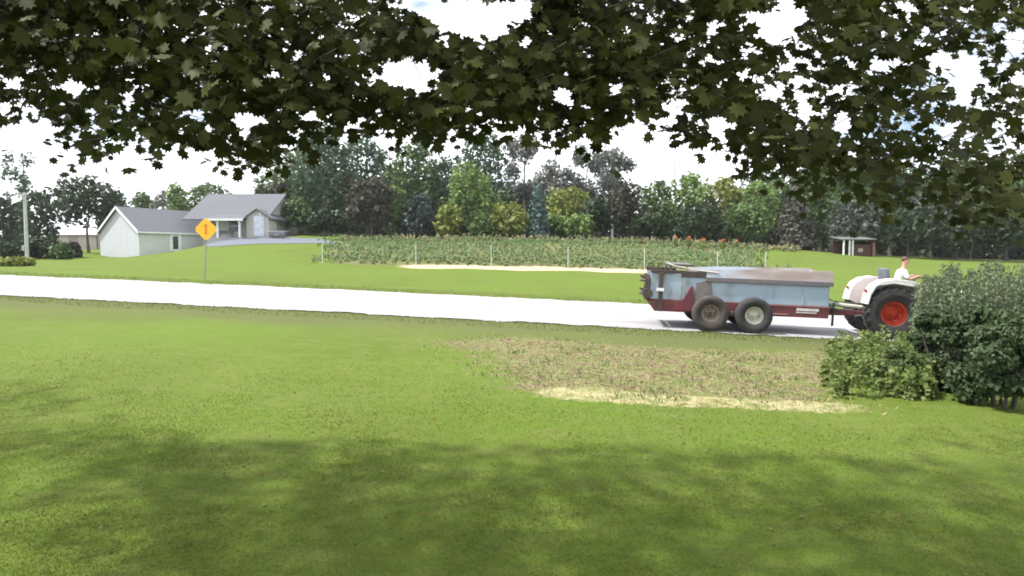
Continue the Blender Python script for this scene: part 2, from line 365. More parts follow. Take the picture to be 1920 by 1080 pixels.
LEAF = {
 'green': leafmat('leaves_mid_green', (0.058, 0.100, 0.030), (0.095, 0.145, 0.045), 0.5),
 'blue': leafmat('leaves_blue_green', (0.043, 0.079, 0.043), (0.076, 0.119, 0.069), 0.4),
 'light': leafmat('leaves_light_green', (0.106, 0.175, 0.045), (0.163, 0.231, 0.063), 0.6),
 'yellow': leafmat('leaves_yellow_green', (0.132, 0.168, 0.032), (0.199, 0.223, 0.050), 0.6),
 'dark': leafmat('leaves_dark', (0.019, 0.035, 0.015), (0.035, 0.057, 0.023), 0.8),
 'ink': leafmat('needles_ink_dark', (0.019, 0.033, 0.030), (0.030, 0.046, 0.039), 0.8, 0.1),
 'spruce': leafmat('needles_blue_spruce', (0.044, 0.082, 0.076), (0.071, 0.120, 0.109), 0.8, 0.1),
 'plum': leafmat('leaves_plum_brown', (0.045, 0.042, 0.031), (0.064, 0.065, 0.044), 0.8),
 'grey': leafmat('leaves_grey_thin', (0.128, 0.138, 0.118), (0.177, 0.182, 0.163), 0.5),
 'willow': leafmat('leaves_silver_green', (0.067, 0.083, 0.067), (0.102, 0.122, 0.098), 0.7),
 'brown': leafmat('needles_brown_cone', (0.041, 0.041, 0.033), (0.065, 0.062, 0.047), 0.8, 0.1),
}
TREEG = 'trees at the edge of the far wood'
tree_count = 0
def tree(name, px, Y, top, w, kind, col, label, group=TREEG, cat='tree', n=None, leaf=None, trunk=0.16, sink=0.0):
    """w is the crown's width in photograph pixels, top its highest row"""
    global tree_count; tree_count += 1; rd = random.Random(tree_count * 31)
    b = on(px, Y); h = at(px, top, Y).z - b.z; W = w / F * Y / 2
    root = empty(name, label, cat, loc=b, group=group); size = leaf or Y * 0.0037; W *= 1.18
    area = W * h; n = n or int(min(9500, 26 * area / size ** 2 * 0.10 + 600))
    if kind == 'round':
        z0 = h * trunk; hc = h - z0; lob = []
        k = max(11, int(13 + W * 1.3)); 
        for i in range(k):
            f = (i + .5) / k; zz = z0 + hc * (0.18 + 0.72 * f); env = math.sin(math.pi * min(1, 0.22 + 0.72 * f)) ** 0.7
            a = i * 2.4 + rd.random(); rr = W * env * 0.70 * rd.uniform(.7, 1.15); lr = W * rd.uniform(.20, .44) * (1.1 - .35 * f)
            lob.append(((rr * math.cos(a), rr * math.sin(a) * .8, min(zz, h - lr * .55)), (lr, lr, lr * rd.uniform(.65, .9))))
        for i in range(3): lob.append(((rd.uniform(-.2, .2) * W, rd.uniform(-.2, .2) * W, z0 + hc * (.3 + .2 * i)), (W * .55, W * .5, hc * .25)))
        lob.append(((rd.uniform(-.15, .15) * W, 0, h - W * .3), (W * .33, W * .33, W * .3)))
        V, Fc = lobes_cloud(lob, n, size)
    elif kind in ('cone', 'column'):
        f = rng.random(n); f = 1 - np.sqrt(f) if kind == 'cone' else f; z = h * (0.03 + 0.97 * f)
        tier = 0.78 + 0.22 * np.abs(((f * 11) % 1.0) - 0.0)
        env = (1 - f) ** 0.85 if kind == 'cone' else np.minimum(1, (1 - f) * 3.5) ** 0.6 * np.minimum(1, 0.75 + f)
        a = rng.random(n) * 2 * math.pi; rr = W * env * tier * (1 - 0.4 * rng.random(n) ** 2) * (1 + 0.12 * np.sin(a * 3 + f * 9)) + rng.normal(0, 0.03 * W, n)
        P = np.stack([rr * np.cos(a), rr * np.sin(a), z], 1); Nr = np.stack([np.cos(a), np.sin(a), np.full(n, .4)], 1); V, Fc = leaf_quads(P, Nr, size, 0.6)
    if kind == 'bare':
        branchy((0, 0, 0), h, max(.12, h * .014), 9, W * 1.0, tree_count, (rd.uniform(-.4, .4), 0), 2, 0.32).obj('trunk', m_barkg, root, True)
        if col:
            lob = [((rd.uniform(-.6, .6) * W, rd.uniform(-.5, .5) * W, h * rd.uniform(.45, .93)), (W * .35, W * .35, h * .1)) for _ in range(9)]
            V, Fc = lobes_cloud(lob, n, size * .8, 0.9); mesh_obj('crown', V, Fc, LEAF[col], root)
        return root
    branchy((0, 0, -0.2), h * 0.8, max(.1, h * .018), 5, W * .7, tree_count, levels=0, start=.4).obj('trunk', m_bark, root, True)
    mesh_obj('crown', V, Fc, LEAF[col], root)
    return root

# left of the house
tree('evergreen_tree', 8, 72, 372, 60, 'column', 'dark', 'dark column evergreen at the far left edge, left of the pale pole', 'evergreens at the far left')
tree('evergreen_tree', 42, 78, 380, 46, 'column', 'dark', 'dark column evergreen right behind the pale pole', 'evergreens at the far left')
tree('evergreen_tree', 74, 71, 362, 58, 'column', 'dark', 'tallest dark column evergreen, just right of the pale pole', 'evergreens at the far left')
tree('shade_tree', 168, 70, 330, 138, 'round', 'dark', 'round dark shade tree on a thin trunk left of the white gable', 'trees around the house', trunk=.30)
tree('shade_tree', 222, 84, 356, 62, 'round', 'blue', 'blue green tree peeking up behind the white gable', 'trees around the house')
tree('shade_tree', 268, 105, 360, 62, 'round', 'green', 'low round tree above the left half of the garage roof', 'trees around the house')
tree('shade_tree', 335, 105, 343, 56, 'round', 'light', 'lighter tall tree above the middle of the garage roof', 'trees around the house')
tree('shade_tree', 404, 110, 340, 96, 'round', 'green', 'broad tree above the joint between garage and house roofs', 'trees around the house')
tree('bare_tree', 308, 100, 350, 30, 'bare', 'grey', 'thin greyish half bare tree between the two trees above the garage', 'trees around the house', n=300)
tree('plum_tree', 527, 76, 342, 56, 'round', 'plum', 'brownish tree at the right end of the house', 'trees around the house')
# the wood, left to right
tree('wood_tree', 575, 84, 262, 120, 'round', 'green', 'tall mid green tree at the left end of the wood')
tree('wood_tree', 612, 78, 226, 130, 'round', 'blue', 'tallest blue green tree, highest crown left of the middle')
tree('wood_tree', 560, 72, 372, 70, 'round', 'green', 'low green tree beside the right end of the house')
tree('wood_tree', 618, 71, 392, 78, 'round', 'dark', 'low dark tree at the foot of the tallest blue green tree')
tree('wood_tree', 690, 88, 255, 120, 'round', 'blue', 'tall blue green tree behind the plum coloured one')
tree('plum_tree', 698, 70, 330, 92, 'round', 'plum', 'plum brown tree in front of the wood, left of the light green sapling')
tree('wood_tree', 655, 74, 318, 70, 'round', 'dark', 'dark tree between the tallest tree and the plum brown one')
tree('wood_sapling', 742, 71, 348, 52, 'round', 'light', 'small light green tree between the plum tree and the ink dark evergreen')
tree('wood_tree', 775, 84, 262, 110, 'round', 'green', 'broad tall tree above the ink dark evergreen')
tree('evergreen_tree', 790, 70, 364, 66, 'column', 'ink', 'ink dark blunt evergreen, darkest shape in front of the wood')
tree('wood_tree', 838, 88, 290, 90, 'round', 'blue', 'tree just right of and behind the ink dark evergreen')
tree('wood_tree', 905, 86, 246, 120, 'round', 'blue', 'tall pale blue green tree near the middle of the wood')
tree('wood_tree', 882, 72, 302, 98, 'round', 'light', 'mid height light green tree standing in front at the middle')
tree('wood_bush', 838, 68, 384, 56, 'round', 'yellow', 'yellow green bush right of the ink dark evergreen', cat='bush', trunk=.03)
tree('wood_bush', 905, 68, 398, 66, 'round', 'green', 'low green bush below the mid height light green tree', cat='bush', trunk=.03)
tree('wood_bush', 958, 68, 378, 84, 'round', 'yellow', 'brightest yellow green bush left of the blue spruce', cat='bush', trunk=.03)
tree('blue_spruce', 1008, 67.5, 330, 44, 'cone', 'spruce', 'narrow blue spruce in front of the wood')
tree('bare_tree', 985, 96, 250, 80, 'bare', 'grey', 'leftmost tall grey half bare tree, above the blue spruce', n=2600)
tree('bare_tree', 1040, 90, 262, 84, 'bare', 'grey', 'tall grey half bare tree, second from the left of its kind', n=2800)
tree('bare_tree', 1095, 96, 268, 80, 'bare', 'grey', 'tall grey half bare tree, third from the left of its kind', n=2600)
tree('bare_tree', 1148, 88, 280, 80, 'bare', 'grey', 'lower grey half bare tree at the right end of the grey trees', n=2600)
tree('wood_tree', 1065, 76, 350, 90, 'round', 'yellow', 'yellow green tree right of the blue spruce')
tree('wood_tree', 1038, 70, 400, 50, 'round', 'light', 'small light tree at the right foot of the blue spruce')
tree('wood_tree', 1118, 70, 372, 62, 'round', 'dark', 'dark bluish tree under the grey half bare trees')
tree('wood_tree', 1088, 68, 402, 56, 'round', 'light', 'small light tree left of the dark bluish tree')
tree('plum_tree', 1176, 71, 338, 66, 'round', 'plum', 'brown bare looking tree left of the open sky')
for i, (px, tp, w_) in enumerate([(1222, 286, 34), (1262, 272, 36), (1305, 280, 30), (1386, 302, 36)]):
    tree('dead_tree', px, 92 + i * 2, tp, w_, 'bare', None, ['dead leafless tree against the sky, leftmost of the four', 'tallest dead leafless tree against the open sky', 'dead leafless tree against the sky, third of the four', 'dead leafless tree against the sky, rightmost of the four'][i], 'dead trees against the sky')
tree('wood_tree', 1228, 76, 338, 84, 'round', 'green', 'green tree under the leftmost dead tree')
tree('wood_tree', 1290, 78, 322, 92, 'round', 'light', 'bright green tree under the tallest dead tree')
tree('wood_tree', 1352, 78, 330, 96, 'round', 'yellow', 'broad yellow green tree left of the rightmost dead tree')
tree('wood_tree', 1412, 76, 338, 96, 'round', 'light', 'bright green tree left of the brown cone')
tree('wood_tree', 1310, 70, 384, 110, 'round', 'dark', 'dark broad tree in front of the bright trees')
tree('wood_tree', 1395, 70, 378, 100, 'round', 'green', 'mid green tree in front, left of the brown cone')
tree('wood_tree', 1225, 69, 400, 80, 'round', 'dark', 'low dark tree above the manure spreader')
tree('conifer_tree', 1487, 69, 334, 76, 'cone', 'brown', 'dark brown cone shaped conifer')
tree('wood_tree', 1458, 84, 336, 70, 'round', 'green', 'green tree half hidden behind the brown cone')
tree('wood_tree', 1536, 78, 318, 90, 'round', 'green', 'green tree just right of the brown cone')
tree('willow_tree', 1604, 72, 366, 100, 'round', 'willow', 'silvery tree above the red shed')
tree('wood_tree', 1560, 90, 285, 130, 'round', 'green', 'tall tree behind the silvery tree')
tree('wood_tree', 1668, 84, 290, 140, 'round', 'blue', 'tall blue green tree above the tractor driver')
tree('wood_tree', 1700, 70, 385, 120, 'round', 'dark', 'low dark tree right behind the tractor')
tree('willow_tree', 1745, 75, 350, 100, 'round', 'willow', 'silvery tree right of the tractor')
tree('wood_tree', 1790, 84, 285, 150, 'round', 'green', 'tall green tree behind the right silvery tree')
tree('wood_tree', 1820, 68, 385, 120, 'round', 'dark', 'low tree above the tall weeds at the right')
tree('wood_tree', 1885, 78, 290, 160, 'round', 'green', 'tall tree near the right edge')
tree('wood_tree', 1930, 66, 380, 130, 'round', 'dark', 'low dark tree at the right edge')
tree('wood_tree', 2010, 74, 350, 150, 'round', 'green', 'tree cut by the right edge')
# the far wood as one mass behind them
def far_wood():
    Vs = []; Fs = []; n0 = 0
    for i in range(46):
        px = 540 + i * 36; Y = 100 + (i * 37 % 17); 
        tp = 330 if px < 960 else (352 if px < 1180 else (392 if px < 1430 else 320)); tp += (i * 13 % 5) * 5
        b = on(px, Y); h = at(px, tp, Y).z - b.z; W = 3.4
        lob = [((b.x + random.uniform(-2, 2), b.y + random.uniform(-2, 2), b.z + h * f), (W, W, h * .28)) for f in (.0, .18, .4, .62, .78)]
        V, Fc = lobes_cloud(lob, 1900, .5); Vs.append(V); Fs.append(Fc + n0); n0 += len(V)
    o = mesh_obj('far_wood', np.vstack(Vs), np.vstack(Fs), leafmat('far_wood_leaves', (0.032, 0.055, 0.024), (0.065, 0.09, 0.04), 0.3))
    tag(o, 'dark mass of the wood behind the single trees', 'wood', kind='stuff')
far_wood()

# bushes and low plants at the far left
for px, Y, tp, w_, c_, lb in [(78, 60, 446, 74, 'dark', 'wide dark bush right of the pale pole'), (30, 58, 455, 60, 'dark', 'dark bush at the foot of the pale pole, left side'), (116, 59, 458, 34, 'green', 'small bush at the right end of the bush row'),
                              (36, 44, 484, 46, 'yellow', 'yellowish bush beside the grey side road'), (138, 62, 454, 26, 'plum', 'small reddish brown bush by the pink outbuilding')]:
    tree('bush', px, Y, tp, w_, 'round', c_, lb, 'bushes at the far left', 'bush', trunk=.02, n=1100)

# ------------------------------------------------------------------ house with attached garage
m_white = mat('white_siding', (0.44, 0.455, 0.485), (0.40, 0.415, 0.445), scale=2, rough=0.6)
m_grey = mat('pale_grey_siding', (0.52, 0.54, 0.52), (0.47, 0.49, 0.47), scale=1.5, rough=0.7)
m_beige = mat('beige_siding', (0.42, 0.41, 0.38), (0.36, 0.35, 0.33), scale=1.5, rough=0.7)
m_roof = mat('grey_shingles', (0.105, 0.11, 0.128), (0.085, 0.09, 0.108), scale=8, rough=0.9, c3=(0.10, 0.108, 0.113), scale3=0.4)
m_trim = mat('white_trim', (0.82, 0.82, 0.84), scale=3, rough=0.5)
m_glass = mat('dark_window_glass', (0.03, 0.035, 0.04), (0.05, 0.055, 0.06), scale=1, rough=0.1, spec=0.6)
m_conc = mat('porch_concrete', (0.34, 0.34, 0.36), rough=0.9)
m_dkgrey = mat('dark_grey_metal', (0.09, 0.095, 0.10), rough=0.6)
def siding_boards(b, x0, x1, y, z0, z1, step=0.2):
    z = z0
    while z < z1 - 0.02:
        b.prism([(x0, z), (x1, z), (x1, min(z + step, z1)), (x0, min(z + step, z1))], y - 0.022, y - 0.002); z += step + 0.012
gbase = on(263, 62.0); EZ = at(263, 433, 62).z - gbase.z
fi = R(60); gx = Vector((math.cos(fi), math.sin(fi), 0)); gyv = Vector((-math.sin(fi), math.cos(fi), 0))
GM = Matrix(((gx.x, gyv.x, 0, gbase.x), (gx.y, gyv.y, 0, gbase.y), (0, 0, 1, gbase.z), (0, 0, 0, 1)))
house = empty('house', 'white and grey ranch house with attached garage, grey roof and small porch', 'house', M=GM)
GL, GW = 11.5, 7.4; RH = at(228, 390, 64.2).z - gbase.z      # long wall along local x, gable width along local y
b = MB(); b.box((0.05, 0, -1.2), (GL, 0.16, EZ)); b.obj('side_wall', m_grey, house)
bb = MB(); z = -0.6
while z < EZ - .1: bb.box((0.04, -0.03, z), (3.1, -0.003, z + .24)); bb.box((4.35, -0.03, z), (GL, -0.003, z + .24)); z += .252
bb.obj('siding_boards', m_grey, house, bevel=0.006)
b = MB(); Mg = Matrix(((0, 1, 0, 0), (1, 0, 0, 0), (0, 0, 1, 0), (0, 0, 0, 1)))
b.prism([(0, -1.2), (GW, -1.2), (GW, EZ), (GW / 2, RH), (0, EZ)], -0.02, 0.12, Mg); b.obj('gable_wall', m_white, house)
b = MB(); b.box((0, GW - .15, -1.2), (GL, GW, EZ)); b.obj('rear_wall', m_grey, house)
def roofslab(b, x0, x1, ya, za, yb, zb, th=0.14):
    V = [(x0, ya, za), (x1, ya, za), (x1, yb, zb), (x0, yb, zb)]; V += [(x, y, z_ + th) for x, y, z_ in V]
    b.add(V, [(0, 3, 2, 1), (4, 5, 6, 7), (0, 1, 5, 4), (1, 2, 6, 5), (2, 3, 7, 6), (3, 0, 4, 7)])
sl = (RH - EZ) / (GW / 2); ov = 0.28
b = MB(); roofslab(b, -0.25, GL, -ov, EZ - ov * sl, GW / 2, RH); roofslab(b, -0.25, GL, GW + ov, EZ - ov * sl, GW / 2, RH); b.obj('garage_roof', m_roof, house)
b = MB()                                          # white rake boards and eave
for ya in (-ov, GW + ov):
    V = [(-0.30, ya, EZ - ov * sl - .1), (-0.251, ya, EZ - ov * sl - .1), (-0.251, GW / 2, RH - .1), (-0.30, GW / 2, RH - .1)]; V += [(x, y, z_ + .26) for x, y, z_ in V]
    b.add(V, [(0, 3, 2, 1), (4, 5, 6, 7), (0, 1, 5, 4), (1, 2, 6, 5), (2, 3, 7, 6), (3, 0, 4, 7)])
b.obj('rake_board', m_trim, house)
MB().box((-0.2, -ov - .03, EZ - ov * sl - .02), (GL, -ov - .002, EZ - ov * sl + .12)).obj('fascia', m_trim, house)
wf = MB(); wx = 3.72; 
wf.box((wx - .62, -.07, EZ - 2.0), (wx - .30, -.035, EZ - .22)).box((wx + .30, -.07, EZ - 2.0), (wx + .62, -.035, EZ - .22)).box((wx - .30, -.07, EZ - .44), (wx + .30, -.035, EZ - .22)).box((wx - .30, -.07, EZ - 2.0), (wx + .30, -.035, EZ - 1.80))
wfo = wf.obj('window', m_trim, house); MB().box((wx - .30, -.045, EZ - 1.80), (wx + .30, -.033, EZ - .44)).obj('pane', m_glass, wfo)
# main block, faces the road; built in world axes then brought under the same house
GMi = GM.inverted()
hb = at(450, 447, 67.0); HZ = hb.z
def hobj(b, nm, m, par=None, **k):
    b.v = [tuple(GMi @ Vector(v)) for v in b.v]; return b.obj(nm, m, par or house, **k)
hx0, hx1 = xat(372, 67), xat(503, 67); he = at(450, 408, 67).z; hr = at(450, 366, 72).z
b = MB(); b.box((hx0, 67.9, HZ - 1.5), (xat(463, 67), 68.1, he)); hobj(b, 'front_wall', m_grey)
b = MB(); b.box((hx0, 76.5, HZ - 1.5), (hx1, 76.7, he)); hobj(b, 'back_wall', m_grey)
b = MB(); Mx = Matrix(((0, 1, 0, hx1 - .15), (1, 0, 0, 0), (0, 0, 1, 0), (0, 0, 0, 1)))
b.prism([(67.3, HZ - 1.5), (76.7, HZ - 1.5), (76.7, he), (72, hr - .15), (67.3, he)], 0, .15, Mx); hobj(b, 'end_wall', m_beige)
b = MB(); roofslab(b, hx0 - 1.2, hx1 + .3, 66.2, he - .35, 72, hr); roofslab(b, hx0 - 1.2, hx1 + .3, 77.3, he - .35, 72, hr); hobj(b, 'main_roof', m_roof)
# front gable with the pale door
fx0, fx1 = xat(464, 66), xat(506, 66); fm = (fx0 + fx1) / 2; fe = at(490, 406, 66).z; fr = at(490, 393, 66).z
b = MB(); b.prism([(fx0, HZ - 1.5), (fx1, HZ - 1.5), (fx1, fe), (fm, fr), (fx0, fe)], 66.0, 66.15); hobj(b, 'front_gable_wall', m_beige)
for xa in (fx0, fx1 - .12):
    b = MB(); b.box((xa, 66.15, HZ - 1.5), (xa + .12, 68.1, fe)); hobj(b, 'gable_side_wall', m_beige)
b = MB()
for xa in (fx0 - .3, fx1 + .3):
    V = [(xa, 65.75, fe - .28), (xa, 71, fe - .28), (fm, 71, fr), (fm, 65.75, fr)]; V += [(x, y, z_ + .12) for x, y, z_ in V]
    b.add(V, [(0, 3, 2, 1), (4, 5, 6, 7), (0, 1, 5, 4), (1, 2, 6, 5), (2, 3, 7, 6), (3, 0, 4, 7)])
hobj(b, 'front_gable_roof', m_roof)
dx0, dx1 = xat(478, 66), xat(497, 66); dz1 = at(490, 405, 66).z; dz0 = at(490, 443, 66).z
b = MB(); b.box((dx0, 65.93, dz0), (dx1, 65.99, dz1)); 
for k in range(3): b.box((dx0 + .12, 65.91, dz0 + .12 + k * .68), (dx1 - .12, 65.935, dz0 + .68 + k * .68))
dr = hobj(b, 'door', mat('pale_blue_door', (0.60, 0.66, 0.78), rough=0.5), bevel=.01); bb = MB(); bb.box((dx1 - .2, 65.85, dz0 + .95), (dx1 - .12, 65.93, dz0 + 1.03)); h_ = hobj(bb, 'handle', m_dkgrey); h_.parent = dr
MB_ = MB(); MB_.box((xat(489, 66), 65.93, at(0, 404, 66).z), (xat(492, 66), 65.99, at(0, 399, 66).z)); hobj(MB_, 'gable_vent', m_trim)
# porch
pz = HZ; p0, p1 = xat(402, 65.5), xat(458, 65.5); pt = at(0, 412, 65.3).z
b = MB(); b.box((p0 - .6, 65.2, pz - .6), (p1 + .1, 67.88, pz + .05)); hobj(b, 'porch_floor', m_conc)
b = MB(); roofslab(b, p0 - .5, p1 + .25, 64.9, pt, 67.85, pt + .75, .1); hobj(b, 'porch_roof', m_roof)
b = MB(); b.box((p0 - .5, 64.86, pt - .12), (p1 + .25, 64.897, pt + .12)); hobj(b, 'porch_beam', m_trim)
for x in (xat(409, 65.2), xat(450, 65.2)):
    b = MB(); b.box((x - .10, 65.25, pz + .05), (x + .10, 65.42, pt)); b.box((x - .15, 65.2, pt - .3), (x + .15, 65.24, pt - .121)); hobj(b, 'porch_post', m_trim, bevel=.01)
for xc, wd, zt in ((xat(440, 67.8), 1.15, 2.0), (xat(403, 67.8), .55, 1.9)):
    b = MB(); x0, x1 = xc - wd / 2, xc + wd / 2; z0, z1 = pz + .75, pz + zt
    b.box((x0 - .1, 67.80, z0 - .12), (x0, 67.87, z1 + .1)).box((x1, 67.80, z0 - .12), (x1 + .1, 67.87, z1 + .1)).box((x0, 67.80, z0 - .12), (x1, 67.87, z0)).box((x0, 67.80, z1), (x1, 67.87, z1 + .1)).box((x0, 67.81, (z0 + z1) / 2 - .03), (x1, 67.86, (z0 + z1) / 2 + .03))
    w_ = hobj(b, 'window', m_trim); bb = MB(); bb.box((x0, 67.84, z0), (x1, 67.865, z1)); g_ = hobj(bb, 'pane', m_glass); g_.parent = w_
# bench on the porch and a grill / utility trailer by the right end
def bench():
    o = empty('porch_bench', 'low dark bench on the porch beside the white posts', 'bench', loc=(xat(424, 66.2), 66.2, pz + .05))
    b = MB(); [b.box((-.8, -.25 + k * .17, .40), (.8, -.11 + k * .17, .44)) for k in range(3)]; m = mat('dark_bench_wood', (0.10, 0.10, 0.11)); b.obj('seat', m, o)
    b = MB(); [b.box((-.8, .27, .52 + k * .14), (.8, .30, .62 + k * .14)) for k in range(2)]; b.obj('backrest', m, o)
    for x in (-.72, .66):
        MB().box((x, -.24, 0), (x + .06, -.18, .399)).box((x, .30, 0), (x + .06, .34, .8)).box((x, -.18, .1), (x + .06, .30, .15)).obj('leg', m, o)
bench()
def patio_cart():
    z0 = g1(xat(522, 65.4), 65.4); o = empty('yard_cart', 'small grey cart with a white rim beside the right end of the house', 'cart', loc=(xat(522, 65.4), 65.4, z0))
    MB().prism([(-.75, .25), (.70, .25), (.85, .72), (-.9, .72)], -.35, .35).obj('tub', mat('grey_cart_paint', (0.25, 0.26, 0.28)), o, bevel=.02)
    MB().box((-.95, -.40, .721), (.9, -.30, .76)).box((-.95, .30, .721), (.9, .40, .76)).box((-.95, -.30, .721), (-.85, .30, .76)).box((.8, -.30, .721), (.9, .30, .76)).obj('rim', m_trim, o)
    for x in (-.5, .5):
        b = MB(); b.lathe([(.05, -.42), (.22, -.43), (.22, -.37), (.05, -.36)], (x, 0, .22), 16); b.obj('wheel', m_dkgrey, o)
    MB().tube([(.88, 0, .6), (1.25, 0, .8), (1.25, 0, .95)], .025, 6).obj('handle', m_dkgrey, o)
patio_cart()
# pink outbuilding left of the shade tree
def outbuilding():
    M = on(140, 92); o = empty('outbuilding', 'low pale pink outbuilding behind the round shade tree', 'shed', loc=M)
    m = mat('faded_pink_boards', (0.46, 0.38, 0.37), (0.40, 0.34, 0.33), scale=1); H = at(0, 440, 92).z - M.z; H2 = at(0, 428, 92).z - M.z
    Wd = 45 / F * 92
    for ya in (0, 5.85): MB().box((-Wd, ya, -1), (Wd, ya + .15, H)).obj('wall', m, o)
    for x in (-Wd + .13, Wd + .02): MB().prism([(0, -1), (6, -1), (6, H), (3, H2 - .1), (0, H)], 0, .15, Matrix(((0, 1, 0, x - .15), (1, 0, 0, 0), (0, 0, 1, 0), (0, 0, 0, 1)))).obj('end_wall', m, o)
    b = MB(); roofslab(b, -Wd - .2, Wd + .2, -.3, H - .1, 3, H2, .1); roofslab(b, -Wd - .2, Wd + .2, 6.3, H - .1, 3, H2, .1); b.obj('roof', mat('faded_roof', (0.42, 0.40, 0.42)), o)
    MB().box((-Wd * .2, -.06, 0), (Wd * .15, -.002, 2.1)).obj('door', mat('dull_pink_door', (0.33, 0.28, 0.28)), o)
outbuilding()
# pale pole at the far left
def pole():
    p = on(52, 57); h = at(52, 361, 57).z - p.z; o = empty('utility_pole', 'tall pale grey pole in front of the dark evergreens at the left', 'pole', loc=p)
    m = mat('weathered_pale_pole', (0.44, 0.45, 0.44), (0.36, 0.37, 0.36), scale=3)
    MB().tube([(0, 0, -.3), (0, 0, h * .5), (0, 0, h)], [.17, .145, .12], 10).obj('shaft', m, o, True)
    MB().box((-.34, -.16, h * .14), (-.15, .1, h * .14 + .5)).obj('meter_box', m, o, bevel=.02)
    MB().box((-.45, -.2, h - .25), (.45, -.12, h - .13)).obj('cross_arm', m, o, bevel=.01)
pole()
# bare topped tree limb against the sky behind the pole
tree('bare_tree', 48, 96, 268, 60, 'bare', 'blue', 'spindly tree rising over the pale pole into the sky', 'trees around the house', n=700)

# ------------------------------------------------------------------ warning sign
def sign():
    p = on(382, 29.2); o = empty('warning_sign', 'yellow diamond warning sign on a thin post beyond the road', 'road sign', loc=p)
    c = at(387, 430, 29.2) - p; a = .40
    m = bpy.data.materials.new('sign_yellow'); m.use_nodes = True; q = m.node_tree.nodes['Principled BSDF']; q.inputs['Base Color'].default_value = (0.86, 0.42, 0.015, 1); q.inputs['Roughness'].default_value = .45
    lean = c.x / c.z
    MB().tube([(0, 0, -.3), (lean * (c.z + .45), 0, c.z + .3)], .032, 6).obj('post', mat('sign_post_steel', (0.28, 0.27, 0.24), rough=.6), o)
    b = MB(); k = .12; r = .56; pts = [(c.x + k * .7, c.z + r - k * .6), (c.x + r - k * .6, c.z + k * .7), (c.x + r - k * .6, c.z - k * .7), (c.x + k * .7, c.z - r + k * .6), (c.x - k * .7, c.z - r + k * .6), (c.x - r + k * .6, c.z - k * .7), (c.x - r + k * .6, c.z + k * .7), (c.x - k * .7, c.z + r - k * .6)]
    b.prism(pts, -.045, -.038); b.obj('sign_plate', m, o)
    m2 = mat('sign_symbol_orange', (0.62, 0.22, 0.01), rough=.5)
    b = MB(); b.box((c.x - .06, -.052, c.z - .24), (c.x + .05, -.047, c.z + .14)); b.prism([(c.x - .13, c.z + .14), (c.x + .12, c.z + .14), (c.x, c.z + .28)], -.052, -.047); b.obj('symbol', m2, o)
sign()

# ------------------------------------------------------------------ garden fence, crops, flowers
def wire_fence():
    o = empty('garden_fence', 'white post and wire fence along the vegetable field', 'fence', loc=on(1000, 45))
    base = o.location.copy(); m = mat('white_fence_post', (0.62, 0.64, 0.58), rough=.5); tops = []
    for px in (605, 780, 921, 1065, 1208, 1345, 1435):
        p = on(px, 45) - base; h = 1.55
        MB().box((p.x - .03, p.y - .03, p.z - .2), (p.x + .03, p.y + .03, p.z + h)).obj('post', m, o, bevel=.01); tops.append(p + Vector((0, -.05, h)))
    b = MB()
    for dz in (-.08, -.45, -.85): b.tube([t + Vector((0, 0, dz)) for t in tops], .006, 3, cap=False)
    b.obj('wire', mat('fence_wire', (0.3, 0.3, 0.3), rough=.4, metal=.6), o)
wire_fence()
def plants(name, P, H, size, m, label, cat, per=14, up=0.8, spread=0.35):
    n = len(P); k = per; PP = np.repeat(P, k, 0); HH = np.repeat(H, k)
    f = rng.random(n * k) ** 0.8; a = rng.random(n * k) * 6.283; r = spread * HH * (1 - .6 * f) * np.sqrt(rng.random(n * k))
    Q = PP + np.stack([r * np.cos(a), r * np.sin(a), HH * f], 1)
    Nr = np.stack([np.cos(a), np.sin(a), np.full(n * k, up * 1.6)], 1); V, Fc = leaf_quads(Q, Nr, size, .6)
    return tag(mesh_obj(name, V, Fc, m), label, cat, kind='stuff')
# rows of crops
rows = []; hts = []
for r_ in range(15):
    Y0 = 47.6 + r_ * 1.2
    for k in range(230):
        px = 598 + k * 3.9 + rng.uniform(-2, 2); Y = Y0 + rng.normal(0, .18)
        if px > 1440 - rng.random() ** 2 * 60: continue
        if rng.random() < .38 or px < 590 + rng.random() ** 2 * 60: continue
        X = xat(px, Y); rows.append((X, Y, 0)); hts.append(rng.uniform(.20, .50) * (0.8 if r_ < 2 else 1) * (0.55 + 1.1 * float(vnoise(np.array([X * .22]), np.array([r_ * .6]), 4)[0])))
rows = np.array(rows); hts = np.array(hts); rows[:, 2] = gz(rows[:, 0], rows[:, 1]) 
sel = vnoise(rows[:, 0] * .18, rows[:, 1] * .5, 9) > .5
plants('vegetable_crop', rows[sel], hts[sel], .11, leafmat('crop_leaves', (0.135, 0.225, 0.09), (0.20, 0.29, 0.13), .25, .45), 'rows of mid green vegetable plants behind the white posts', 'crop')
plants('grassy_crop', rows[~sel], hts[~sel] * .9, .11, leafmat('crop_pale_leaves', (0.165, 0.235, 0.10), (0.24, 0.29, 0.13), .25, .45), 'paler weedy patches among the vegetable rows', 'crop')
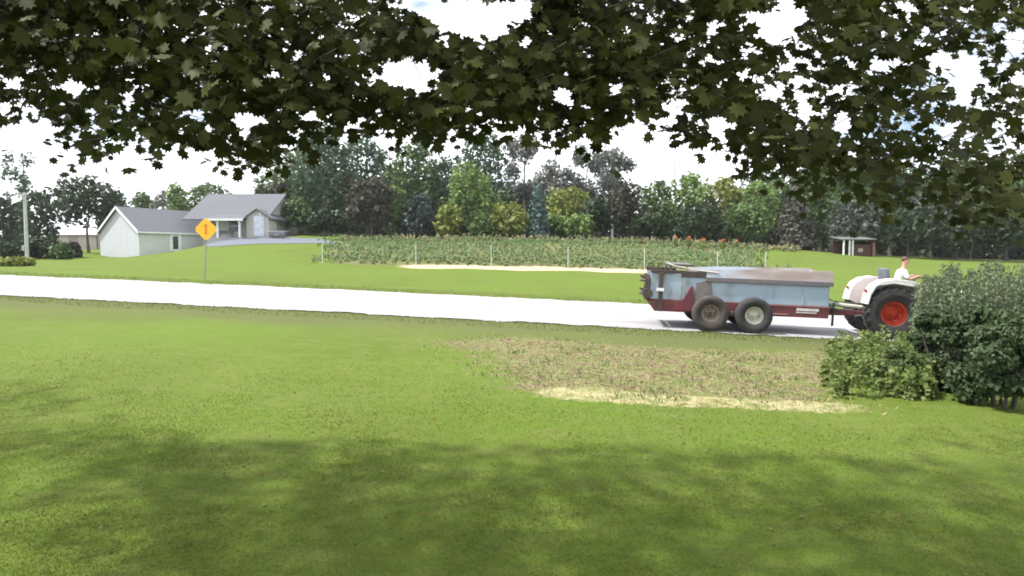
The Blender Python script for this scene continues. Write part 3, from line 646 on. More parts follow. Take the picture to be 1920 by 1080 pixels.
# tasselled tops along the crest
q = []; hq = []
for k in range(900):
    px = rng.uniform(640, 1500); Y = rng.uniform(63, 66.5); X = xat(px, Y); q.append((X, Y, 0)); hq.append(rng.uniform(.25, .85) * rng.random() ** .5)
q = np.array(q); q[:, 2] = gz(q[:, 0], q[:, 1])
plants('tall_grass', q, np.array(hq), .13, leafmat('tall_grass_tan', (0.17, 0.185, 0.085), (0.27, 0.25, 0.14), .5), 'tan tipped tall grass along the foot of the wood', 'tall grass', per=10)
m_or = leafmat('orange_petals', (0.50, 0.16, 0.06), (0.62, 0.24, 0.11), 2, .2)
for px, Y, w_, lb in [(1266, 62, .17, 'leftmost orange flower clump at the foot of the wood'), (1291, 62, .18, 'orange flower clump between the leftmost and the widest'), (1317, 61, .30, 'widest orange flower clump at the foot of the wood'), (1355, 61.5, .20, 'orange flower clump just right of the widest'), (1380, 61.5, .13, 'rightmost and smallest orange flower clump')]:
    p = on(px, Y); o = empty('flower_clump', lb, 'flowers', loc=p, group='orange flower clumps')
    V, Fc = lobes_cloud([((0, 0, .45), (w_ * 1.1, w_ * 1.1, .45))], 160, .10); mesh_obj('foliage', V, Fc, LEAF['light'], o)
    V, Fc = lobes_cloud([((0, 0, .92), (w_, w_ * .8, .2)), ((w_ * .7, 0, .8), (w_ * .6, w_ * .5, .12))], 60, .07); mesh_obj('blossoms', V, Fc, m_or, o)

# red shed with white posts at the foot of the wood
def shed():
    p = on(1600, 65); o = empty('open_shed', 'dark red shed with white front posts at the foot of the wood', 'shed', loc=p)
    m = mat('dark_red_boards', (0.075, 0.036, 0.032), (0.055, 0.028, 0.025), scale=3); mw = m_trim
    MB().box((-1.5, 1.4, -.3), (1.6, 1.5, 1.5)).box((1.5, -.6, -.3), (1.6, 1.4, 1.5)).obj('wall', m, o)
    MB().box((-.55, -.55, -.2), (1.42, -.45, 1.15)).obj('front_panel', m, o)
    b = MB(); roofslab(b, -1.8, 1.9, -.9, 1.62, 1.7, 1.95, .08); b.obj('roof', mat('dull_shed_roof', (0.10, 0.11, 0.10)), o)
    for x in (-1.55, -.95, -.62): MB().box((x, -.78, -.3), (x + .14, -.66, 1.6)).obj('post', mw, o)
    MB().box((.1, -.62, .35), (.6, -.555, .75)).obj('window', mat('shed_window_dusty', (0.34, 0.28, 0.27)), o)
    MB().box((1.65, -.7, -.3), (1.78, -.58, 1.35)).obj('corner_post', mat('faded_red_post', (0.34, 0.15, 0.12)), o)
shed()

# ------------------------------------------------------------------ vehicles
d3 = Vector((D.x, D.y, RC[1])).normalized(); n3 = Vector((N.x, N.y, RC[2])); n3 = (n3 - d3 * n3.dot(d3)).normalized(); u3 = d3.cross(n3)
def frame(s, t):
    X, Y = xy(s, t); z = float(roadz(s, t)) + .004
    return Matrix(((d3.x, n3.x, u3.x, X), (d3.y, n3.y, u3.y, Y), (d3.z, n3.z, u3.z, z), (0, 0, 0, 1)))
m_tyre = mat('tyre_rubber', (0.028, 0.028, 0.031), (0.05, 0.047, 0.045), scale=5, rough=.9, bump=.4)
m_tyre_dusty = mat('dusty_tyre_rubber', (0.035, 0.032, 0.032), (0.08, 0.065, 0.058), scale=4, rough=.95, bump=.4)
m_red = mat('faded_red_frame', (0.155, 0.042, 0.048), (0.12, 0.04, 0.042), scale=4, rough=.7, c3=(0.12, 0.07, 0.06), scale3=2.2, t3=(.55, .7))
m_blue = mat('pale_blue_box_paint', (0.29, 0.39, 0.51), (0.34, 0.41, 0.49), scale=1.6, rough=.5, c3=(0.15, 0.13, 0.125), scale3=1.3, t3=(.56, .74), stretch=(1, 1, .45))
m_rust = mat('rusty_weathered_boards', (0.42, 0.37, 0.36), (0.30, 0.235, 0.225), scale=2.5, rough=.9, c3=(0.42, 0.48, 0.58), scale3=.8, t3=(.44, .56), stretch=(.5, 1, 2))
m_rail = mat('dark_grey_rail', (0.12, 0.12, 0.14), (0.17, 0.145, 0.15), scale=3, rough=.7)
m_cream = mat('cream_rim', (0.66, 0.66, 0.58), (0.52, 0.51, 0.43), scale=6, rough=.6)
m_tanrim = mat('dusty_tan_rim', (0.33, 0.27, 0.23), (0.25, 0.2, 0.17), scale=6, rough=.85)
m_dkrust = mat('dark_rusty_iron', (0.085, 0.065, 0.055), (0.05, 0.04, 0.038), scale=5, rough=.85)
m_manure = mat('dry_manure_crust', (0.11, 0.08, 0.06), (0.07, 0.05, 0.04), scale=5, rough=1, bump=.8)

def wheel(parent, x, y, r, w, rimr, mt, mr, mh, side, lugs=0, label=None, lug_h=.03, dish=.4):
    """a wheel lying in the XZ plane: tyre, rim and hub; side -1 faces the viewer"""
    root = bpy.data.objects.new('wheel', None); C.objects.link(root); root.parent = parent; root.location = (x, y, r)
    if label: root['label'] = label
    h = w / 2
    b = MB(); b.lathe([(rimr, -h * .62), (rimr + .03, -h * .8), (rimr + (r - rimr) * .5, -h), (r - .05, -h * .93), (r - .012, -h * .75), (r, -h * .35), (r, h * .35), (r - .012, h * .75), (r - .05, h * .93), (rimr + (r - rimr) * .5, h), (rimr + .03, h * .8), (rimr, h * .62)], n=44)
    for k in range(lugs):
        for sd in (-1, 1):
            a = 2 * math.pi * (k + (.5 if sd > 0 else 0)) / lugs; tw = 2 * math.pi / lugs * .75
            V = []
            for yy, aa in ((sd * h * .97, a), (sd * h * .05, a + tw)):
                for rr in (r - (.08 if abs(yy) > h * .5 else .02), r + lug_h * (.6 if abs(yy) > h * .5 else 1)):
                    for da in (-.35 / lugs * 2, .35 / lugs * 2): V.append((rr * math.cos(aa + da), yy, rr * math.sin(aa + da)))
            b.add(V, [(0, 1, 3, 2), (4, 6, 7, 5), (0, 2, 6, 4), (1, 5, 7, 3), (2, 3, 7, 6), (0, 4, 5, 1)])
    b.obj('tyre', mt, root, lugs == 0)
    s_ = side; e = h * .66
    b = MB(); b.lathe([(rimr + .018, s_ * e), (rimr + .018, s_ * (e - .03)), (rimr * .86, s_ * (e - .05)), (rimr * .80, s_ * (e - h * .75)), (rimr * .62, s_ * (e - h * .95)), (rimr * .50, s_ * (e - h * .80)), (rimr * .33, s_ * (e - h * .75)), (rimr * .30, s_ * (e - h * .60)), (0.001, s_ * (e - h * .58))], n=36)
    b.lathe([(rimr * .86, -s_ * (e - .05)), (rimr + .018, -s_ * e)], n=36)
    for k in range(8):
        a = 2 * math.pi * k / 8 + .2; c = (rimr * .70 * math.cos(a), 0, rimr * .70 * math.sin(a)); yy = s_ * (e - h * .82)
        b.tube([(c[0], yy - s_ * .02, c[2]), (c[0], yy + s_ * .05, c[2])], .03 * rimr / .3, 6)
    b.obj('rim', mr, root, True)
    b = MB(); b.tube([(0, s_ * (e - h * .62), 0), (0, s_ * (e - h * .2), 0)], [rimr * .2, rimr * .17], 14)
    for k in range(6):
        a = k * math.pi / 3; b.tube([(rimr * .4 * math.cos(a), s_ * (e - h * .78), rimr * .4 * math.sin(a)), (rimr * .4 * math.cos(a), s_ * (e - h * .66), rimr * .4 * math.sin(a))], .022, 6)
    b.obj('hub', mh, root, True)
    return root

SP = frame(0, 20.35)
def spreader():
    # local x runs with the road, x as the along-road coordinate; local y: -1 towards the camera
    o = empty('manure_spreader', 'pale blue and red tandem axle manure spreader pulled by the tractor', 'manure spreader', M=frame(1.46, 19.42))
    L = 5.05; hw = .82; z0, z1, zt = .50, .84, 1.52
    # frame
    b = MB()
    for y in (-hw - .04, hw - .08): b.prism([(.18, z0 - .02), (L, z0), (L, z1), (.25, z1), (.0, z1 - .1), (0, z0 + .22)], y, y + .12)
    for x in (.4, 1.5, 3.0, 4.4): b.box((x, -hw + .081, z0 + .05), (x + .1, hw - .081, z0 + .17))
    b.obj('frame', m_red, o, bevel=.012)
    b = MB(); b.box((2.85, -hw - .062, z0 + .055), (3.95, -hw - .042, z0 + .085)); b.box((2.85, -hw - .055, z1 - .03), (L, -hw - .042, z1 - .012)); b.obj('frame_lip', mat('worn_pinkish_edge', (0.42, 0.22, 0.2), rough=.7), o)
    # sides, floor, front
    for y, nm in ((-hw - .03, 'near'), (hw - .03, 'far')):
        b = MB(); b.box((.95, y, z1 + .001), (L - .02, y + .06, zt)); b.obj('side_panel', m_blue, o, bevel=.01)
        b = MB(); b.prism([(.04, z1 + .001), (.94, z1 + .001), (.94, zt + .06), (.42, zt + .10), (.03, zt + .08)], y, y + .06); e_ = b.obj('rear_side_panel', m_blue, o, bevel=.01)
        b = MB(); b.box((1.6, y - .055 if y < 0 else y + .06, zt - .10), (L + .06, y - .002 if y < 0 else y + .115, zt + .03)); b.obj('top_rail', m_rail, o, bevel=.01)
        b = MB(); yy = y - .03 if y < 0 else y + .05; fl = 0.02 if y < 0 else .04
        V = []
        for x, t_ in ((1.35, .22), (2.2, .28), (L + .05, .34)):
            V += [(x, yy, zt + .032), (x, yy + .04, zt + .032), (x, yy + fl + .04, zt + t_), (x, yy + fl, zt + t_)]
        b.add(V, [(0, 1, 2, 3), (11, 10, 9, 8)] + [(i + k, i + (k + 1) % 4, i + 4 + (k + 1) % 4, i + 4 + k) for i in (0, 4) for k in range(4)])
        b.obj('extension_board', m_rust, o)
    # ribs on the near and far side, slight
    for x in (3.2, 4.3): MB().box((x, -hw - .05, z1 + .05), (x + .03, -hw - .032, zt - .101)).obj('side_rib', m_blue, o)
    MB().box((L - .08, -hw + .031, z1 - .1), (L - .02, hw - .031, zt + .28)).obj('front_panel', m_blue, o, bevel=.01)
    MB().box((.2, -hw + .031, z1 - .06), (L - .081, hw - .031, z1)).obj('floor', m_dkrust, o)
    # leftover load
    V = []; Fq = []; nx_, ny_ = 30, 10
    for i in range(nx_):
        for j in range(ny_):
            x = 1.0 + 3.9 * i / (nx_ - 1); y = (-.75 + 1.5 * j / (ny_ - 1)); V.append((x, y, z1 + .25 + .20 * math.sin(i * .7) * math.cos(j) + .3 * math.sin(i / 9.2) + random.uniform(-.04, .04)))
    Fq = [(i * ny_ + j, (i + 1) * ny_ + j, (i + 1) * ny_ + j + 1, i * ny_ + j + 1) for i in range(nx_ - 1) for j in range(ny_ - 1)]
    mesh_obj('manure_load', V, Fq, m_manure, o, True)
    # rear: posts, cap, beaters, gusset
    b = MB(); b.box((.27, -hw - .085, z0 - .02), (.39, -hw - .045, zt + .10)); b.obj('rear_post', m_dkrust, o, bevel=.008)
    b = MB(); b.prism([(.02, zt + .085), (.9, zt + .085), (.9, zt), (1.62, zt), (1.62, zt + .17), (.95, zt + .19), (.02, zt + .19)], -hw - .06, -hw - .032); b.obj('rear_cap', m_dkrust, o, bevel=.01)
    b = MB(); b.box((.02, hw - .03, zt + .085), (.95, hw + .06, zt + .19)); b.obj('rear_cap', m_dkrust, o, bevel=.01)
    MB().box((.20, -hw - .115, z1 + .24), (.42, -hw - .087, z1 + .33)).obj('reflector', m_trim, o, bevel=.006)
    b = MB(); b.prism([(.98, z1 + .0), (1.2, z1 + .42), (1.26, z1 + .42), (1.34, z0 + .04), (.70, z0 + .04), (.78, z1 - .06)], -hw - .075, -hw - .042); b.obj('gusset', mat('brighter_red_gusset', (0.19, 0.032, 0.045), (0.12, 0.035, 0.045), scale=3), o)
    b = MB(); b.prism([(1.28, z0 + .05), (1.34, z1 + .52), (1.75, zt - .06), (1.85, z1), (1.85, z0 + .05)], -hw - .066, -hw - .034); b.obj('stained_guard', mat('stained_chain_guard', (0.20, 0.19, 0.19), (0.14, 0.12, 0.11), scale=3, rough=.9), o)
    for zz, rr in ((z1 + .12, .17), (z1 + .52, .17)):
        b = MB(); b.tube([(-.04, -hw + .05, zz), (-.04, hw - .05, zz)], .07, 8)
        for k in range(13):
            y = -hw + .1 + k * (2 * hw - .2) / 12; a = k * 1.1
            for aa in (a, a + math.pi): b.tube([(-.04, y, zz), (-.04 + rr * math.cos(aa), y, zz + rr * math.sin(aa))], [.04, .025], 5)
        b.obj('beater', m_dkrust, o)
    b = MB(); b.box((-.12, -hw - .06, z1 + .0), (.02, -hw + .0, zt - .05)); b.tube([(-.05, -hw - .10, z1 + .16), (-.05, -hw - .061, z1 + .16)], .15, 14); b.obj('drive_guard', m_dkrust, o, bevel=.01)
    # raised rear bar: pale arm sloping back with dark sheet
    b = MB(); b.tube([(.46, -hw + .1, zt + .40), (.72, -hw + .02, zt + .31), (1.3, -hw - .04, zt + .22), (1.95, -hw - .06, zt + .16)], .022, 6); b.obj('tailgate_arm', mat('pale_worn_bar', (0.5, 0.46, 0.42)), o)
    b = MB(); b.box((.52, -hw + .14, zt + .32), (1.28, hw - .14, zt + .37)); b.tube([(.62, hw - .1, zt + .1), (.62, hw - .1, zt + .35)], .03, 6); b.tube([(.62, -hw + .17, zt + .0), (.62, -hw + .17, zt + .33)], .03, 6); b.obj('tailgate', m_dkgrey, o, bevel=.008)
    # lettering plate: worn, unreadable block letters on the red frame
    b = MB(); x = 4.17; zc = z1 - .12
    for k, wd in enumerate((.09, .085, .08, .085, .095, .075, .10)):
        hgt = .075 if k not in (2, 4) else .07
        b.box((x, -hw - .048, zc - .03), (x + wd * .94, -hw - .0435, zc - .03 + hgt)); x += wd
    x = 4.16; 
    for k, wd in enumerate((.05, .04, .05, .045, .03, .05, .04, .05, .045, .04, .05, .03, .05)):
        b.box((x, -hw - .048, zc - .095), (x + wd * .75, -hw - .0435, zc - .058)); x += wd
    b.obj('lettering', mat('worn_white_lettering', (0.78, 0.74, 0.76), rough=.6), o)
    # running gear
    b = MB()
    for y in (-.93, .93): b.box((1.55, y - .05, .44), (3.2, y + .05, .56))
    b.box((2.30, -1.0, .46), (2.44, 1.0, .58))
    for x in (1.75, 2.95): b.tube([(x, -1.08, .51), (x, 1.08, .51)], .04, 8)
    b.obj('walking_beam', m_dkrust, o, bevel=.01)
    ws = [(1.75, -1.02, m_tyre_dusty, m_tanrim, m_manure, 'rear near wheel with dusty tan rim'), (2.96, -1.02, m_tyre, m_cream, m_cream, 'front near wheel with clean cream rim'), (1.75, 1.02, m_tyre_dusty, m_tanrim, m_tanrim, None), (2.96, 1.02, m_tyre, m_cream, m_cream, None)]
    for x, y, mt_, mr_, mh_, lb in ws: wheel(o, x, y, .515, .34, .255, mt_, mr_, mh_, -1 if y < 0 else 1, 0, lb)
    # tongue, jack, shaft
    b = MB(); b.prism([(L, z0 + .02), (L, z1 - .1), (L + 1.55, z0 + .16), (L + 1.55, z0 + .06)], -.14, .14); b.obj('tongue', m_red, o, bevel=.01)
    b = MB(); b.tube([(L - .02, 0, z1 + .05), (L + 1.75, 0, z1 - .10)], .045, 8); b.tube([(L + .3, 0, z1 + .02), (L + 1.2, 0, z1 - .05)], .065, 10); b.obj('drive_shaft', mat('pale_shaft_guard', (0.45, 0.46, 0.40)), o)
    b = MB(); b.tube([(L, -.45, z1 + .02), (L + .5, -.12, z1 - .14), (L + .95, -.1, z0 + .22)], .028, 6); b.tube([(L, .45, z1 + .02), (L + .5, .12, z1 - .14)], .028, 6); b.obj('brace', m_dkgrey, o)
    b = MB(); b.tube([(L + .35, -.2, .22), (L + .35, -.2, z1 + .06)], .035, 8); b.tube([(L + .35, -.2, z1 + .06), (L + .47, -.2, z1 + .1)], .015, 6); b.obj('parking_jack', m_dkrust, o)
    b = MB(); b.tube([(L, .1, zt - .3), (L + .4, .1, z1 + .1), (L + 1.0, .05, z1 + .06), (L + 1.7, 0, z1 + .1)], .018, 6); b.obj('hydraulic_hose', m_dkgrey, o)
spreader()

m_twhite = mat('white_tractor_paint', (0.80, 0.80, 0.78), (0.70, 0.70, 0.68), scale=3, rough=.4, coat=.2)
m_tred = mat('orange_red_tractor_paint', (0.62, 0.075, 0.03), (0.48, 0.05, 0.025), scale=5, rough=.45)
m_seat = mat('blue_grey_seat_vinyl', (0.13, 0.15, 0.19), (0.10, 0.115, 0.14), scale=4, rough=.6)
def tractor():
    o = empty('tractor', 'white farm tractor with orange red wheels towing the spreader past the bushes', 'tractor', M=frame(8.26, 19.45) @ Matrix.Scale(.88, 4))
    # chassis
    b = MB(); b.prism([(-.35, .62), (-.32, 1.15), (.3, 1.22), (.9, 1.05), (.9, .62)], -.24, .24); b.tube([(0, -.62, .82), (0, .62, .82)], .13, 12); b.obj('rear_axle_housing', m_tred, o, bevel=.02)
    b = MB(); b.box((.901, -.2, .58), (2.75, .2, .98)); b.obj('engine', m_tred, o, bevel=.03)
    b = MB(); pr = [(.86, .99), (2.82, .99), (2.86, 1.05), (2.86, 1.50), (2.78, 1.56), (.86, 1.66)]; b.prism(pr, -.29, .29); b.obj('hood', m_twhite, o, bevel=.04)
    b = MB(); [b.box((2.865, -.24, 1.06 + k * .07), (2.885, .24, 1.10 + k * .07)) for k in range(6)]; b.obj('grille', m_dkgrey, o)
    b = MB(); b.tube([(1.9, -.12, 1.6), (1.9, -.12, 2.25), (1.86, -.12, 2.33)], .035, 8); b.tube([(1.9, -.12, 1.7), (1.9, -.12, 2.0)], .06, 10); b.obj('exhaust_pipe', m_dkgrey, o)
    for s in (-1, 1):
        b = MB(); b.tube([(2.87, s * .17, 1.42), (2.91, s * .17, 1.42)], .06, 14); b.obj('headlight', m_trim, o)
    # platform, step
    b = MB(); b.box((.42, -.62, .86), (1.05, .62, .90)); b.obj('platform', m_tred, o, bevel=.01)
    b = MB(); b.prism([(.72, 1.05), (.98, .62), (1.28, .50), (1.28, .60), (1.05, .72), (.82, 1.10)], -.92, -.62); b.obj('step', m_tred, o, bevel=.015)
    # fenders: flat top, back curve, front drop, inner wall
    for s in (-1, 1):
        prof = [(-.86, 1.10), (-.80, 1.42), (-.66, 1.70), (-.42, 1.86), (-.1, 1.93), (.5, 1.89), (.66, 1.82), (.74, 1.60), (.80, 1.15), (.86, 1.02)]
        y0, y1 = (.50, 1.02); b = MB(); th = .045
        inn = []
        for i, (x, z) in enumerate(prof):
            c = Vector((-.02, .95)); v = (Vector((x, z)) - c).normalized() * th; inn.append((x - v.x, z - v.y))
        V = []
        for (x, z), (xi, zi) in zip(prof, inn): V += [(x, s * y0, z), (x, s * y1, z), (xi, s * y1, zi), (xi, s * y0, zi)]
        n = len(prof); Fc = [(0, 1, 2, 3), (4 * n - 1, 4 * n - 2, 4 * n - 3, 4 * n - 4)] + [(4 * i + k, 4 * i + (k + 1) % 4, 4 * i + 4 + (k + 1) % 4, 4 * i + 4 + k) for i in range(n - 1) for k in range(4)]
        b.add(V, Fc)
        b.prism([(x, z) for x, z in inn] + [(.5, .98), (-.55, .98)], s * (y0 + .001), s * (y0 + .03))
        b.prism([(-.5, 1.80), (-.12, 1.885), (.5, 1.845), (.62, 1.78), (.62, 1.70), (-.1, 1.80), (-.5, 1.72)], s * (y1 - .035), s * (y1 - .002))
        b.obj('fender', m_twhite, o)
        b = MB(); b.box((-.84, s * .74 - .07, 1.46), (-.80, s * .74 + .07, 1.56)); b.obj('tail_light', mat('tail_light_red', (0.25, 0.03, 0.02), rough=.3), o)
    # seat
    b = MB(); b.box((.20, -.24, 1.48), (.70, .24, 1.58)); b.obj('seat', m_seat, o, bevel=.03)
    b = MB(); b.prism([(-.02, 1.6), (.14, 1.58), (.04, 2.25), (-.10, 2.25)], -.30, .30); b.obj('seat_back', m_seat, o, bevel=.05)
    b = MB(); b.tube([(.4, 0, 1.1), (.4, 0, 1.48)], .09, 10); b.obj('seat_pedestal', m_dkgrey, o)
    b = MB(); b.tube([(1.0, 0, 1.5), (.95, 0, 1.92)], .025, 8); 
    cc = Vector((.94, 0, 1.94)); ring = [cc + Vector((.19 * math.cos(a) * .9, .19 * math.sin(a), .19 * math.cos(a) * .35)) for a in [2 * math.pi * k / 20 for k in range(21)]]
    b.tube(ring, .015, 6, cap=False)
    for a in (0, 2.1, 4.2): b.tube([cc, cc + Vector((.19 * math.cos(a) * .9, .19 * math.sin(a), .19 * math.cos(a) * .35))], .01, 5)
    b.obj('steering_wheel', m_dkgrey, o)
    # drawbar, lift arms
    b = MB(); b.box((-1.05, -.06, .50), (.3, .06, .56)); b.obj('drawbar', m_dkgrey, o, bevel=.006)
    b = MB()
    for s in (-1, 1): b.tube([(-.2, s * .3, .75), (-.95, s * .38, .62)], .035, 8); b.tube([(-.3, s * .25, 1.25), (-.6, s * .33, .70)], .025, 8)
    b.obj('lift_arms', m_dkgrey, o)
    b = MB(); b.box((-.52, -.3, 1.02), (-.36, .3, 1.3)); b.obj('hitch_cover', m_tred, o, bevel=.02)
    # wheels
    for s in (-1, 1):
        w_ = wheel(o, 0, s * .80, .82, .44, .40, m_tyre, m_tred, m_tred, s, 20, None, .05); w_.name = 'rear_wheel'
        w_ = wheel(o, 2.35, s * .72, .40, .22, .21, m_tyre, m_tred, m_tred, s, 0, None); w_.name = 'front_wheel'
    b = MB(); b.tube([(2.35, -.62, .42), (2.35, .62, .42)], .06, 10); b.box((2.2, -.15, .42), (2.5, .15, .58)); b.obj('front_axle', m_tred, o)
    return o
tractor()

# driver: one skinned body, with shirt, trousers, hair and cap brim as clothing
def skinmesh(name, joints, edges, mat_, parent=None, M=None, sub=2):
    me = bpy.data.meshes.new(name); me.from_pydata([j[0] for j in joints], edges, []); ob = bpy.data.objects.new(name, me); C.objects.link(ob)
    sk = ob.modifiers.new('skin', 'SKIN'); sk.use_smooth_shade = True; sb = ob.modifiers.new('sub', 'SUBSURF'); sb.levels = sub; sb.render_levels = sub
    for v, j in zip(me.skin_vertices[0].data, joints): v.radius = (j[1], j[1]) if not isinstance(j[1], tuple) else j[1]
    me.skin_vertices[0].data[0].use_root = True
    dg = bpy.context.evaluated_depsgraph_get(); dg.update(); m2 = bpy.data.meshes.new_from_object(ob.evaluated_get(dg)); bpy.data.objects.remove(ob)
    m2.name = name; m2.materials.clear(); m2.materials.append(mat_); o = bpy.data.objects.new(name, m2); C.objects.link(o)
    if parent: o.parent = parent
    return o
def driver():
    m_skin = mat('skin', (0.50, 0.27, 0.21), (0.45, 0.23, 0.18), scale=8, rough=.6); m_shirt = mat('white_shirt', (0.74, 0.75, 0.72), rough=.8); m_tr = mat('dark_trousers', (0.05, 0.06, 0.09), rough=.85); m_hair = mat('brown_hair', (0.10, 0.06, 0.04))
    J = [((0, 0, 0), .13), ((.03, 0, .22), .125), ((.07, 0, .42), .15), ((.10, 0, .52), .07), ((.12, 0, .60), .055), ((.14, 0, .68), .075), ((.15, 0, .76), .088), ((.145, 0, .83), .07)]
    E = [(i, i + 1) for i in range(7)]
    hand_at = []
    for s in (-1, 1):
        k = len(J); J += [((.08, s * .16, .44), .06), ((.16, s * .22, .22), .046), ((.36, s * .18, .30), .034), ((.42, s * .17, .33), .026), ((.48, s * .165, .335), .030)]
        E += [(2, k), (k, k + 1), (k + 1, k + 2), (k + 2, k + 3), (k + 3, k + 4)]; w = k + 4
        for f, (dy, ln) in enumerate(((-.03, .065), (-.01, .075), (.01, .072), (.03, .055))):
            q = len(J); J += [((.505, s * .165 + dy, .345), .0095), ((.505 + ln * .5, s * .165 + dy, .335), .009), ((.505 + ln * .4, s * .165 + dy, .300), .008)]; E += [(w, q), (q, q + 1), (q + 1, q + 2)]
        q = len(J); J += [((.475, s * .165 - s * .035, .325), .011), ((.505, s * .165 - s * .05, .305), .009)]; E += [(w, q), (q, q + 1)]
        k = len(J); J += [((.10, s * .10, -.01), .095), ((.50, s * .15, -.02), .068), ((.55, s * .15, -.42), .042), ((.60, s * .15, -.47), .04), ((.72, s * .16, -.49), .03)]
        E += [(0, k), (k, k + 1), (k + 1, k + 2), (k + 2, k + 3), (k + 3, k + 4)]
    M = frame(8.26, 19.45) @ Matrix.Translation((.41, 0, 1.45))
    body = skinmesh('person', J, E, m_skin); body.matrix_world = M
    # face: nose, ears, eyes sockets joined into the body mesh
    bm = bmesh.new(); bm.from_mesh(body.data)
    def blob(c, r):
        bmesh.ops.create_icosphere(bm, subdivisions=2, radius=1, matrix=Matrix.Translation(c) @ Matrix.Diagonal((*r, 1)))
    blob((.238, 0, .745), (.022, .013, .02)); blob((.145, .088, .75), (.02, .01, .03)); blob((.145, -.088, .75), (.02, .01, .03)); blob((.222, 0, .695), (.014, .028, .009)); blob((.15, 0, .77), (.088, .075, .10))
    for f in bm.faces: f.smooth = True
    bm.to_mesh(body.data); bm.free()
    tag(body, 'driver in a white shirt seated at the wheel of the white tractor', 'person')
    b = MB()
    for s in (-1, 1): b.tube([(.229, s * .032, .775), (.240, s * .032, .775)], .012, 8)
    b.obj('eyes', m_dkgrey, body)
    js = [((0, 0, .0), .155), ((.03, 0, .22), .15), ((.07, 0, .41), .17), ((.10, 0, .50), .085)]; es = [(0, 1), (1, 2), (2, 3)]
    for s in (-1, 1):
        k = len(js); js += [((.08, s * .165, .44), .08), ((.12, s * .20, .32), .066), ((.155, s * .22, .24), .062)]; es += [(2, k), (k, k + 1), (k + 1, k + 2)]
    skinmesh('shirt', js, es, m_shirt, body)
    jt = [((0, 0, 0), .15), ((0, 0, .06), .15)]; et = [(0, 1)]
    for s in (-1, 1):
        k = len(jt); jt += [((.10, s * .10, -.01), .11), ((.50, s * .15, -.02), .082), ((.55, s * .15, -.38), .060)]; et += [(0, k), (k, k + 1), (k + 1, k + 2)]
    skinmesh('trousers', jt, et, m_tr, body)
    V, Fc = lobes_cloud([((.135, 0, .80), (.092, .082, .085))], 10, .01)
    bm = bmesh.new(); bmesh.ops.create_uvsphere(bm, u_segments=16, v_segments=10, radius=1, matrix=Matrix.Translation((.132, 0, .805)) @ Matrix.Diagonal((.098, .086, .085, 1)))
    bmesh.ops.delete(bm, geom=[v for v in bm.verts if v.co.z < .79 and v.co.x > .13], context='VERTS'); me = bpy.data.meshes.new('hair'); bm.to_mesh(me); bm.free(); me.materials.append(m_hair); h = bpy.data.objects.new('hair', me); C.objects.link(h); h.parent = body
    for s in (-1, 1):
        MB().prism([(.52, -.53), (.82, -.53), (.82, -.48), (.66, -.43), (.52, -.43)], s * .155 - .05, s * .155 + .05).obj('boot', m_dkgrey, body, bevel=.02)
driver()

# ------------------------------------------------------------------ grass blades, dry straw, weeds near the viewer
def blades(name, X, Y, h, w, m, lean=.5, label=None, cat=None):
    n = len(X); Z = gz(X, Y) - .005; a = rng.random(n) * 6.283; c, s = np.cos(a), np.sin(a)
    la = rng.random(n) * 6.283; lx = np.cos(la) * h * lean * rng.random(n); ly = np.sin(la) * h * lean * rng.random(n)
    V = np.stack([np.stack([X - c * w, Y - s * w, Z], 1), np.stack([X + c * w, Y + s * w, Z], 1), np.stack([X + lx * .4 + c * w * .6, Y + ly * .4 + s * w * .6, Z + h * .6], 1), np.stack([X + lx, Y + ly, Z + h], 1)], 1).reshape(-1, 3)
    return tag(mesh_obj(name, V, np.arange(4 * n).reshape(n, 4), m), label, cat, kind='stuff')
n = 200000; u = rng.uniform(-.95, .95, n); Y = 3.3 * (13.5 / 3.3) ** rng.random(n); X = u * Y
keep = rng.random(n) > dryf(X, Y) * .9; fade = rng.random(n) > ss(6, 13.5, Y) ; keep &= fade; X, Y = X[keep], Y[keep]
tall = vnoise(X * 1.3, Y * 1.3, 11)
blades('lawn_grass', X, Y, (.008 + .018 * rng.random(len(X))) * (.6 + .7 * tall), .0035 + .0006 * Y, leafmat('lawn_blades', (0.140, 0.180, 0.026), (0.205, 0.235, 0.055), .7, .4, .6), .9, 'short mown green grass of the front lawn', 'grass')
n = 16000; X = rng.uniform(-3, 10, n); Y = rng.uniform(8.8, 16.2, n); k = rng.random(n) < (dryf(X, Y) * .55 + strawf(X, Y)); X, Y = X[k], Y[k]
blades('dry_grass', X, Y, (.02 + .06 * rng.random(len(X))), .007, leafmat('dry_straw', (0.30, 0.24, 0.12), (0.46, 0.40, 0.22), 2, .2), 1.4, 'dead straw coloured grass on the bare strip by the road', 'dry grass')
n = 9000; X = rng.uniform(-3, 10, n); Y = rng.uniform(8.8, 16.2, n); cl = vnoise(X * 1.6, Y * 1.6, 21); k = (rng.random(n) < dryf(X, Y)) & (cl > .60); X, Y = X[k], Y[k]
blades('patch_weeds', X, Y, (.025 + .055 * rng.random(len(X))), .011, leafmat('patch_weed_green', (0.07, 0.11, 0.03), (0.13, 0.18, 0.06), 2, .4), 1.3, 'scattered low green weeds growing on the bare strip', 'weeds')
q = np.array([(xat(p, y), y, 0) for p, y in zip(rng.uniform(585, 1480, 330), rng.uniform(44.9, 49, 330))]); q[:, 2] = gz(q[:, 0], q[:, 1])
plants('field_edge_weeds', q, rng.uniform(.10, .42, 330), .10, leafmat('edge_weed_leaves', (0.13, 0.185, 0.07), (0.21, 0.25, 0.11), .5, .4), 'loose low weeds along the foot of the fenced field', 'weeds', per=16, spread=.9)
n = 420; u = rng.uniform(-.95, .95, n); Yl = 3.6 + 9 * rng.random(n); Xl = u * Yl; P = np.stack([Xl, Yl, gz(Xl, Yl) + .018], 1)
V, Fc = leaf_quads(P, np.tile([0, 0, 1.0], (n, 1)), .022, .35)
